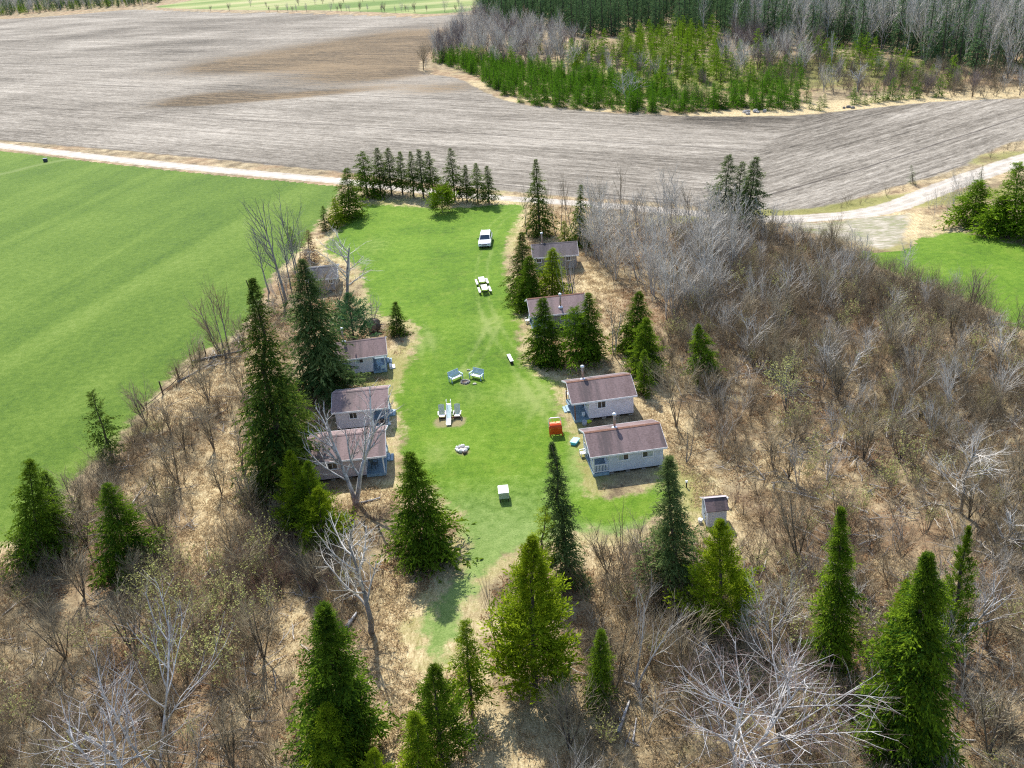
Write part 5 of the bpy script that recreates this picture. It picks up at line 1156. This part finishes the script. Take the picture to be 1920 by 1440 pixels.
# ------------------------------------------------------------------ plantation, pines and forest edge: repeats that share their shapes
def variants(name, n, leaf, hs, rr, kind, nb, nt, t0=.02, bark=B_DARK, gap=.15, fat=1.5):
    out = []
    for i in range(n):
        h, r = hs, rr * (1 + .12 * ((i % 3) - 1)); V, F, t = conifer_arrays(900 + i * 13 + len(name), h, r, kind, nb, nt, t0, gap, 1.1, 2, fat)
        tv, tf = trunk_arrays(h, .013 * h + .02, i, 0)
        me = mesh_np(name, np.concatenate([V, tv]), [np.concatenate([F, tf + len(V)])], [leaf, bark], {'tint': np.r_[t, np.zeros(len(tv))]}, matidx=np.r_[np.zeros(len(F), int), np.ones(len(tf), int)]); out.append(me)
    return out
def bare_variants(name, n, mat, h, spread, kids, twig=None, stems=1, buds=0):
    out = []
    for i in range(n):
        rn = np.random.default_rng(300 + i + len(name))
        st = [((0, 0, -.1), (rn.normal(0, .12 + .1 * (stems > 1)), rn.normal(0, .12 + .1 * (stems > 1)), 1), h * rn.uniform(.8, 1), .010 * h + .02) for k in range(stems)]
        tr, tw = bare_arrays(70 + i, st, kids, 2, spread, .08, .06, False, .25)
        V, F = join_arrays([tr, tw]); mi = np.r_[np.zeros(len(tr[1]), int), np.ones(len(tw[1]), int)]; mats = [mat, twig or mat]; at = {'tint': np.zeros(len(V))}
        if buds:
            pk = rn.choice(np.where(V[:, 2] > h * .4)[0], buds); O = V[pk]; D = rn.normal(0, 1, (buds, 3)); D /= np.linalg.norm(D, axis=1)[:, None]
            V2, F2 = diamonds(O, D, rn.uniform(.2, .4, buds), rn.uniform(.15, .25, buds), rn); F = np.concatenate([F, F2 + len(V)]); V = np.concatenate([V, V2]); mi = np.r_[mi, np.full(buds, 2)]; mats.append(L_BUD); at = {'tint': np.r_[at['tint'], np.repeat(rn.random(buds), 4)]}
        out.append(mesh_np(name, V, [F], mats, at, matidx=mi))
    return out
def plant(name, label, cat, group, meshes, pts, s0, s1, seed):
    rn = random.Random(seed)
    for x, y in pts:
        o = bpy.data.objects.new(name, rn.choice(meshes)); COL.objects.link(o); k = rn.uniform(s0, s1)
        o.location = (x, y, 0); o.rotation_euler = (rn.uniform(-.03, .03), rn.uniform(-.03, .03), rn.uniform(0, 6.28)); o.scale = (k * rn.uniform(.85, 1.15),) * 2 + (k,); tag(o, label, cat, group)
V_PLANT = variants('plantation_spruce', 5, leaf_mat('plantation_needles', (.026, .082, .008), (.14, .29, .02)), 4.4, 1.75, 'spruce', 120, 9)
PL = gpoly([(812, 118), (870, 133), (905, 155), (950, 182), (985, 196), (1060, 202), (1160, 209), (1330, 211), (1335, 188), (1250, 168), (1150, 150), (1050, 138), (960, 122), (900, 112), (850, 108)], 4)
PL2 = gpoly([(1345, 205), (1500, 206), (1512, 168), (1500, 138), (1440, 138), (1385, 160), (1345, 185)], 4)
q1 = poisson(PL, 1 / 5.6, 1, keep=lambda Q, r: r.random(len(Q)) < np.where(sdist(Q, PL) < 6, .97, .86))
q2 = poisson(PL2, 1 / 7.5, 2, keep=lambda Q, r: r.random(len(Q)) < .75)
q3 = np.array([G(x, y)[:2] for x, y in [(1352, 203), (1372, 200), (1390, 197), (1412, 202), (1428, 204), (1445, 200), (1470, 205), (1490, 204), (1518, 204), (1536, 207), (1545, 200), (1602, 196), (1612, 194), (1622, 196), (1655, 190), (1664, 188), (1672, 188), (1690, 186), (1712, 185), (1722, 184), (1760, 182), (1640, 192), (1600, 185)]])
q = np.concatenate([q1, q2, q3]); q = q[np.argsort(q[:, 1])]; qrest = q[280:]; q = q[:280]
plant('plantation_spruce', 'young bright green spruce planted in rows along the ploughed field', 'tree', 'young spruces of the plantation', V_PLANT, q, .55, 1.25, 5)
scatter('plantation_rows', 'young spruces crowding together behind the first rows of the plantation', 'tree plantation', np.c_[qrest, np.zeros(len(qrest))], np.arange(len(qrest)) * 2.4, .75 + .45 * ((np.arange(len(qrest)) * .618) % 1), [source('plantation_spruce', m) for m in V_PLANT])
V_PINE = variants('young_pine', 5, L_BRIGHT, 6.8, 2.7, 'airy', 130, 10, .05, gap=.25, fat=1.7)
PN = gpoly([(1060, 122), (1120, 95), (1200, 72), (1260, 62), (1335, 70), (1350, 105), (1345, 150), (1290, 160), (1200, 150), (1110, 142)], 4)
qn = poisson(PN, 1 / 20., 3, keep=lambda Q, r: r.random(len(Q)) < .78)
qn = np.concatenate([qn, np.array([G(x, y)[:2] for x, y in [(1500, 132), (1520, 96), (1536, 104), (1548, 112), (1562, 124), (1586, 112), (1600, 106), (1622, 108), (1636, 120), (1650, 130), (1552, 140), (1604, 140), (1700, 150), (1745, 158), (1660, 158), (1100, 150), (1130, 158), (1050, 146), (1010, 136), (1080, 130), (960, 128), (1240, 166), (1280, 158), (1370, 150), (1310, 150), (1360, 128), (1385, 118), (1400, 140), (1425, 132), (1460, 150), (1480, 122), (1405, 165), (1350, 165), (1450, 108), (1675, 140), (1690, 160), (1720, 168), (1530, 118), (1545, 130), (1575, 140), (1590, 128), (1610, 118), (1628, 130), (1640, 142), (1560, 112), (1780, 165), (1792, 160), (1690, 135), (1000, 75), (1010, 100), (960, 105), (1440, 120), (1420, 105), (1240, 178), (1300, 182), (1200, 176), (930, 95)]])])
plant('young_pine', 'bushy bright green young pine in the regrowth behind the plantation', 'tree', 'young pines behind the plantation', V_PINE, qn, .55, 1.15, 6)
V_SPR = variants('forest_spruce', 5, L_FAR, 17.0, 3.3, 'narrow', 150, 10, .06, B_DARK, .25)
V_BIR = bare_variants('forest_birch', 4, B_WHITE, 15, .6, {2: 14, 1: 5}, B_PALE)
V_GRY = bare_variants('grey_tree', 4, B_GREY, 8.0, .6, {2: 12, 1: 6}, B_PALE, 3)
V_PUR = bare_variants('purple_tree', 4, B_BROWN, 7.0, .55, {2: 12, 1: 6}, bark_mat('purple_twigs', (.15, .115, .11), (.32, .26, .25), .6, 1, .5), 4)
V_WIL = bare_variants('catkin_willow', 3, B_GREY, 5.0, .6, {2: 9, 1: 5}, B_TAN, 4, 420)
FR = gpoly([(905, 42), (960, 58), (1020, 54), (1100, 72), (1180, 66), (1290, 68), (1380, 82), (1500, 94), (1600, 100), (1700, 118), (1800, 138), (1960, 150), (2250, 110), (2250, -60), (1500, -75), (1100, -75), (900, -60), (896, 0)], 3)
qf = poisson(FR, 1 / 26., 7, keep=lambda Q, r: (r.random(len(Q)) < .8)); qf = qf[np.argsort(np.hypot(qf[:, 0], qf[:, 1]))]
px, py = proj(np.c_[qf, np.full(len(qf), 12.)]); vis = (px > -30) & (px < 1960) & (py > -60)
near = qf[vis][:290]; farf = np.concatenate([qf[vis][290:], qf[~vis]])
plant('forest_spruce', 'tall dark spruce at the front of the forest', 'tree', 'dark spruces at the forest front', V_SPR, near, .62, 1.12, 8)
rn2 = np.random.default_rng(5)
scatter('forest', 'dark spruce forest closing the view behind its front trees', 'forest', np.c_[farf, np.zeros(len(farf))], rn2.uniform(0, 6.28, len(farf)), rn2.uniform(.7, 1.15, len(farf)), [source('forest_spruce', m) for m in V_SPR[:4]])
qb = poisson(FR, 1 / 75., 11); px, py = proj(np.c_[qb, np.full(len(qb), 8.)]); qb = qb[(px > -30) & (px < 1960) & (py > -40)]; qb = qb[np.argsort(qb[:, 1])][:90]
plant('forest_birch', 'pale leafless birch stem among the dark forest spruces', 'tree', 'birches in the forest', V_BIR, qb, .6, 1.05, 9)
qg = poisson(gpoly([(1380, 70), (1500, 84), (1620, 100), (1760, 120), (1960, 150), (1960, 40), (1700, 30), (1500, 30), (1380, 40)], 4), 1 / 70., 61)
plant('grey_tree', 'tall pale grey leafless tree standing in front of the dark forest spruces', 'tree', 'tall grey leafless trees in the forest', V_GRY, qg, 1.0, 1.9, 62)
EDL = gpoly([(812, 104), (850, 66), (900, 40), (960, 62), (1060, 74), (1085, 98), (1000, 120), (900, 116), (840, 116)], 4)
EDM = gpoly([(1350, 110), (1380, 76), (1500, 92), (1540, 120), (1510, 146), (1420, 140), (1360, 160)], 4)
EDR = gpoly([(1520, 150), (1640, 135), (1760, 150), (1960, 160), (1960, 180), (1800, 182), (1650, 184), (1530, 172)], 4)
EDC = gpoly([(1100, 110), (1200, 130), (1340, 150), (1340, 165), (1230, 166), (1120, 150), (1000, 138), (920, 124), (960, 112)], 4)
def mixed(P, dens, seed, f, lo, hi):
    Q = poisson(P, dens, seed); m = np.random.default_rng(seed).random(len(Q)) < f
    plant('grey_tree', 'pale grey leafless tree at the forest edge behind the plantation', 'tree', 'grey leafless trees at the forest edge', V_GRY, Q[m], lo, hi, seed)
    plant('purple_tree', 'purplish brown leafless tree at the forest edge behind the plantation', 'tree', 'purplish leafless trees at the forest edge', V_PUR, Q[~m], lo, hi, seed + 1)
mixed(EDL, 1 / 24., 12, .6, .6, 1.15); mixed(EDM, 1 / 26., 22, .5, .6, 1.1); mixed(EDR, 1 / 40., 32, .35, .4, .75); mixed(EDC, 1 / 34., 42, .4, .4, .8)
plant('catkin_willow', 'cream flowering willow bush beside the plantation', 'shrub', 'cream willows round the plantation', V_WIL, np.array([G(x, y)[:2] for x, y in [(915, 140), (985, 105), (1150, 108), (1165, 106), (1185, 108), (1240, 128), (1244, 120), (1300, 195), (1318, 198), (1290, 190), (1338, 125), (870, 118), (1060, 105), (905, 122)]]), .7, 1.25, 15)
plant('dead_spruce', 'rust brown dead spruce at the forest front', 'tree', 'rust brown dead spruces', variants('dead_spruce', 2, L_RUST, 12., 2.2, 'airy', 110, 9), np.array([G(x, y)[:2] for x, y in [(893, 40), (985, 62), (992, 66)]]), .8, 1.0, 16)
WL = gpoly([(-300, 40), (0, 30), (100, 22), (200, 15), (280, 9), (330, -4), (350, -25), (100, -40), (-300, -30)], 3)
qw = poisson(WL, 1 / 30., 17); qw = qw[np.argsort(qw[:, 1])]
wsel = np.random.default_rng(6).random(len(qw))
scatter('far_woodland', 'distant grey-green woodland along the far edge of the ploughed field', 'woodland', np.c_[qw, np.zeros(len(qw))], wsel * 6.28, .5 + .5 * wsel, [source('far_spruce', V_SPR[0]), source('far_pine', V_PINE[0]), source('far_pine', V_PINE[1]), source('far_spruce', V_SPR[1]), source('far_birch', V_BIR[0]), source('far_birch', V_BIR[1]), source('far_bush', V_GRY[0])])
hx = [505, 520, 540, 548, 556, 575, 620, 632, 640, 650, 655, 675, 690, 716, 722, 742, 752, 760, 766, 778, 800, 833, 856, 395, 430]
plant('hedge_shrub', 'small dark leafless shrub in the line beyond the ploughed field', 'shrub', 'shrubs along the far field line', V_PUR + V_GRY, np.array([G(x, 23 - .004 * abs(x - 700) - (x % 7) * .4)[:2] for x in hx]), .35, .65, 18)
plant('hedge_shrub', 'tiny leafless shrub scattered on the far yellow-green meadow', 'shrub', 'shrubs on the far meadow', V_PUR + V_GRY, np.array([G(x, y)[:2] for x, y in [(560, 10), (590, 8), (605, 7), (625, 6), (500, 14), (470, 12), (680, 3), (700, 2), (860, 12), (645, 5)]]), .4, .7, 19)

# ------------------------------------------------------------------ brush nobody could count
M_DRY = leaf_mat('dry_grass_blades', (.20, .135, .07), (.62, .48, .29))
M_RUSTG = leaf_mat('rust_leaf_litter', (.15, .085, .045), (.40, .24, .13))
SB = [source('brown_bush', shrub_mesh('brown_bush', 10 + i, 3.2, 8, .8, (6, 5), B_BROWN, .018)) for i in range(4)]
SG = [source('grey_bush', shrub_mesh('grey_bush', 20 + i, 5.0, 5, .5, (7, 4), B_PALE, .026, stem=B_PALE)) for i in range(4)]
SR = [source('red_bush', shrub_mesh('red_bush', 30 + i, 2.2, 14, .7, (4, 3), B_RED, .010)) for i in range(3)]
ST = [source('tan_bush', shrub_mesh('tan_bush', 40 + i, 2.6, 10, .8, (6, 4), B_TAN, .012)) for i in range(3)]
SY = [source('budding_bush', shrub_mesh('budding_bush', 50 + i, 3.4, 9, .65, (6, 4), B_TAN, .013, 260)) for i in range(3)]
TU = [source('dry_tuft', tuft_mesh('dry_tuft', 60 + i, M_DRY)) for i in range(3)]
TR = [source('litter_tuft', tuft_mesh('litter_tuft', 64 + i, M_RUSTG, 40, .34, .6, .07)) for i in range(3)]
def clear(Q):
    """not on cabins, lawn, road or fields"""
    m = np.ones(len(Q), bool)
    for a, ex, ey, L, D in FOOT:
        w = Q - a; u, v = w @ ex, w @ ey; m &= ~((u > -1.2) & (u < L + 1.2) & (v > -1.4) & (v < D + 1.0))
    m &= sdist(Q, LAWN) < -.7
    m &= rdist(Q) < -1.0
    for P in (HAY, HAYR, FIELD): m &= sdist(Q, P) < -.3
    return m
def wave(Q, s, seed):
    r = np.random.default_rng(seed); v = np.zeros(len(Q))
    for k in range(7): a = r.uniform(0, 6.28); f = s * r.uniform(.5, 1.8); v += np.sin((Q[:, 0] * cos(a) + Q[:, 1] * sin(a)) * f + r.uniform(0, 6.28))
    return v / 7 ** .5
def brush(name, label, poly, dens, protos, s0, s1, seed, patch=.35, thin=1.0, cat='brush'):
    P = gpoly(poly, 4); Q = poisson(P, dens, seed)
    Q = Q[clear(Q)]; r = np.random.default_rng(seed)
    st = blobs(Q, STRAW); Q = Q[(wave(Q, .28, seed + 1) + r.normal(0, .5, len(Q)) > -patch * 2) & (r.random(len(Q)) > np.clip(st, 0, 1) * thin)]
    k = 1 + .25 * np.clip(wave(Q, .2, seed + 2), -1, 1)
    return scatter(name, label, cat, np.c_[Q, np.zeros(len(Q))], r.uniform(0, 6.28, len(Q)), r.uniform(s0, s1, len(Q)) * k, protos)
RIGHT = [(1300, 440), (1480, 438), (1580, 470), (1660, 512), (1760, 548), (1860, 598), (1990, 690), (2050, 900), (2060, 1200), (2060, 1560), (1060, 1560), (1075, 1330), (1100, 1180), (1110, 1060), (1230, 1040), (1400, 1020), (1410, 930), (1330, 840), (1270, 760), (1235, 690), (1260, 590)]
DARKR = [(1330, 440), (1480, 438), (1580, 470), (1660, 512), (1760, 548), (1860, 598), (1990, 690), (2000, 800), (1800, 800), (1560, 740), (1400, 690), (1300, 600)]
LEFT = [(-60, 1050), (20, 1040), (120, 985), (150, 905), (240, 815), (330, 712), (430, 650), (470, 640), (500, 760), (520, 900), (560, 1040), (650, 1060), (745, 1090), (740, 1180), (640, 1210), (560, 1180), (545, 1500), (560, 1580), (-150, 1580)]
GREY = [(1092, 440), (1150, 425), (1260, 418), (1350, 430), (1400, 470), (1350, 560), (1300, 610), (1240, 600), (1200, 540), (1120, 520)]
brush('grey_thicket', 'dense pale grey leafless saplings between the lawn trees and the road', GREY, .20, SG, .6, 1.0, 101, .8, .4)
brush('grey_thicket', 'pale grey leafless saplings scattered through the right-hand brush', RIGHT, .06, SG, .6, 1.05, 102, .3)
brush('brown_thicket', 'dark brown leafless thicket below the right hay field', DARKR, .25, SB, .8, 1.3, 103, .9, .6)
brush('brown_thicket', 'brown leafless brush covering the right-hand slope', RIGHT, .46, SB, .5, 1.05, 104, .35)
brush('tan_thicket', 'tan leafless bushes through the right-hand brush', RIGHT, .40, ST, .6, 1.15, 105, .3)
brush('reddish_thicket', 'reddish twiggy brush patches on the right', [(1370, 940), (1500, 980), (1620, 1050), (1600, 1200), (1420, 1120), (1380, 1050)], .6, SR, .8, 1.3, 106, .5)
brush('budding_thicket', 'yellow-green budding bushes in the right-hand brush', RIGHT, .085, SY, .5, 1.0, 107, .2)
brush('brown_thicket', 'brown leafless brush covering the left-hand corner', LEFT, .50, SB, .5, 1.05, 108, .35, 1.1)
brush('tan_thicket', 'tan leafless bushes through the left-hand brush', LEFT, .42, ST, .6, 1.15, 109, .3, 1.1)
brush('budding_thicket', 'pale budding bushes in the middle of the left-hand brush', [(230, 1090), (330, 1020), (480, 1030), (500, 1120), (430, 1300), (330, 1330), (260, 1200)], .22, SY, .7, 1.25, 110, .3, .8)
brush('budding_thicket', 'yellow-green budding bushes in the left-hand brush', LEFT, .07, SY, .45, .9, 127, .2)
brush('reddish_thicket', 'reddish twiggy brush by the straw path on the left', [(430, 960), (520, 930), (560, 1050), (500, 1140), (440, 1060), (500, 1000)], .7, SR, .6, 1.1, 111, .5, .6)
brush('reddish_thicket', 'reddish twiggy brush around the shadow-casting leafless tree', [(560, 1020), (660, 960), (740, 970), (760, 1080), (700, 1130), (580, 1120)], .45, SR, .6, 1.0, 112, .3, .6)
brush('brown_thicket', 'sparse dark brush in the shade at the bottom centre', [(880, 1180), (1080, 1150), (1090, 1330), (1080, 1540), (700, 1540), (760, 1380), (860, 1330)], .20, SB, .4, .8, 113, .1, .8)
brush('brown_thicket', 'dark brush under the tall spruces beside the left cabins', [(440, 640), (560, 560), (640, 640), (640, 800), (580, 900), (510, 930), (470, 760)], .32, SB, .5, .9, 114, .3, .6)
brush('tan_thicket', 'sparse tan bushes around the right-hand cabins', [(1090, 480), (1180, 540), (1260, 680), (1300, 800), (1380, 930), (1400, 1010), (1290, 1000), (1230, 800), (1130, 690), (1100, 560)], .09, ST, .5, .95, 115, .3, .5)
VG = [(1480, 392), (1600, 372), (1700, 338), (1790, 312), (1880, 270), (1960, 248), (1970, 275), (1880, 300), (1780, 338), (1680, 372), (1560, 396)]
brush('verge_brush', 'rusty brown shrubs in the verge between the gravel road and the ploughed field', VG, .34, SB + SR, .45, .85, 116, .2, .3)
brush('verge_brush', 'grey leafless shrubs left of the bright pines at the road bend', [(1740, 385), (1800, 350), (1860, 325), (1850, 345), (1790, 400), (1750, 415)], .30, SG, .5, .8, 117, .8, .2)
brush('edge_brush', 'brown undergrowth in front of the forest edge', [(1340, 150), (1520, 170), (1660, 182), (1960, 178), (1960, 135), (1800, 130), (1600, 120), (1400, 118)], .16, SB + ST, .7, 1.3, 118, .5, .1)
brush('edge_brush', 'grey undergrowth at the left tip of the forest', [(785, 128), (830, 75), (900, 45), (1000, 70), (1060, 110), (960, 118), (860, 112)], .06, SB + SG, .8, 1.5, 119, .6, .1)
brush('field_edge_brush', 'thin brown shrubs along the edge of the left hay field', [(350, 690), (430, 640), (500, 560), (560, 480), (600, 440), (600, 490), (540, 560), (470, 660), (400, 700)], .16, SB + SG, .4, .8, 120, .2, .3)
V_ALD = bare_variants('alder_tree', 5, B_PALE, 7.5, .7, {2: 11, 1: 6}, B_PALE, 2)
V_BSH = bare_variants('bare_bush', 5, B_STEM, 5.0, .65, {2: 10, 1: 6}, B_TAN, 5)
def stand(poly, dens, seed, lo, hi, meshes, name, label, cat, group):
    Q = poisson(gpoly(poly, 4), dens, seed); Q = Q[clear(Q)]; plant(name, label, cat, group, meshes, Q, lo, hi, seed)
stand(GREY, .105, 150, .6, 1.15, V_ALD, 'alder_tree', 'pale grey leafless tree in the stand between the right cabins and the road', 'tree', 'grey leafless stand by the road')
stand(DARKR, .022, 151, .45, .8, V_ALD, 'alder_tree', 'grey leafless tree standing out of the thicket below the right hay field', 'tree', 'grey trees in the right thicket')
stand(RIGHT, .022, 152, .6, 1.05, V_BSH, 'bare_bush', 'many-stemmed leafless bush with dark stems in the right-hand brush', 'shrub', 'leafless bushes of the right-hand brush')
stand(LEFT, .030, 153, .6, 1.05, V_BSH, 'bare_bush', 'many-stemmed leafless bush with dark stems in the left-hand brush', 'shrub', 'leafless bushes of the left-hand brush')
def tufts(name, label, poly, dens, protos, s0, s1, seed, need=None):
    P = gpoly(poly, 4); Q = poisson(P, dens, seed); Q = Q[clear(Q)]; r = np.random.default_rng(seed); st = blobs(Q, STRAW) + .35 * wave(Q, .35, seed)
    Q = Q[(r.random(len(Q)) < np.clip(st * need + (1 - need) * .5 + (0 if need > 0 else -st), 0, 1))] if need is not None else Q
    return scatter(name, label, 'dry grass', np.c_[Q, np.zeros(len(Q))], r.uniform(0, 6.28, len(Q)), r.uniform(s0, s1, len(Q)), protos)
ALL = [(-100, 1050), (120, 985), (240, 815), (340, 705), (470, 600), (600, 440), (660, 395), (1000, 380), (1100, 400), (1400, 430), (1580, 465), (1760, 548), (1960, 660), (2060, 1000), (2060, 1560), (-120, 1560)]
def sticks(seed):
    rn = np.random.default_rng(seed); A = []
    for k in range(5):
        a = rn.uniform(0, 6.28); L = rn.uniform(.8, 2.6); c = rn.uniform(-.9, .9, 2); d = np.array([cos(a), sin(a), rn.uniform(.0, .35)])
        p = np.array([c[0], c[1], .05]); pts = np.stack([p + d * L * f + rn.normal(0, .04, 3) * (f > 0) for f in np.linspace(0, 1, 5)]); A.append(tube_np(pts, np.linspace(.045, .012, 5) * rn.uniform(.6, 1.3), 4))
        for q in range(4):
            i = rn.integers(1, 4); e = d + rn.normal(0, .6, 3); e[2] = abs(e[2]) * .7; e /= np.linalg.norm(e); A.append(tube_np(np.stack([pts[i], pts[i] + e * L * .2, pts[i] + e * L * .42]), [.015, .010, .004], 3))
    V, F = join_arrays(A); V[:, 2] = np.maximum(V[:, 2], .02); return mesh_np('dead_sticks', V, [F], B_GREY if seed % 2 else B_PALE)
DS = [source('dead_sticks', sticks(200 + i)) for i in range(4)]
brush('deadwood', 'grey fallen branches tangled over the right-hand brush floor', RIGHT, .13, DS, .6, 1.4, 140, .3, .7, 'deadwood')
brush('deadwood', 'grey fallen branches tangled over the left-hand brush floor', LEFT, .13, DS, .6, 1.4, 141, .3, .7, 'deadwood')
tufts('dry_grass', 'straw coloured dead grass over the open ground', ALL, 2.6, TU, .45, 1.1, 130, .75)
tufts('leaf_litter', 'rust brown leaf litter and dead stems under the brush', ALL, 1.3, TR, .5, 1.2, 131, -.2)
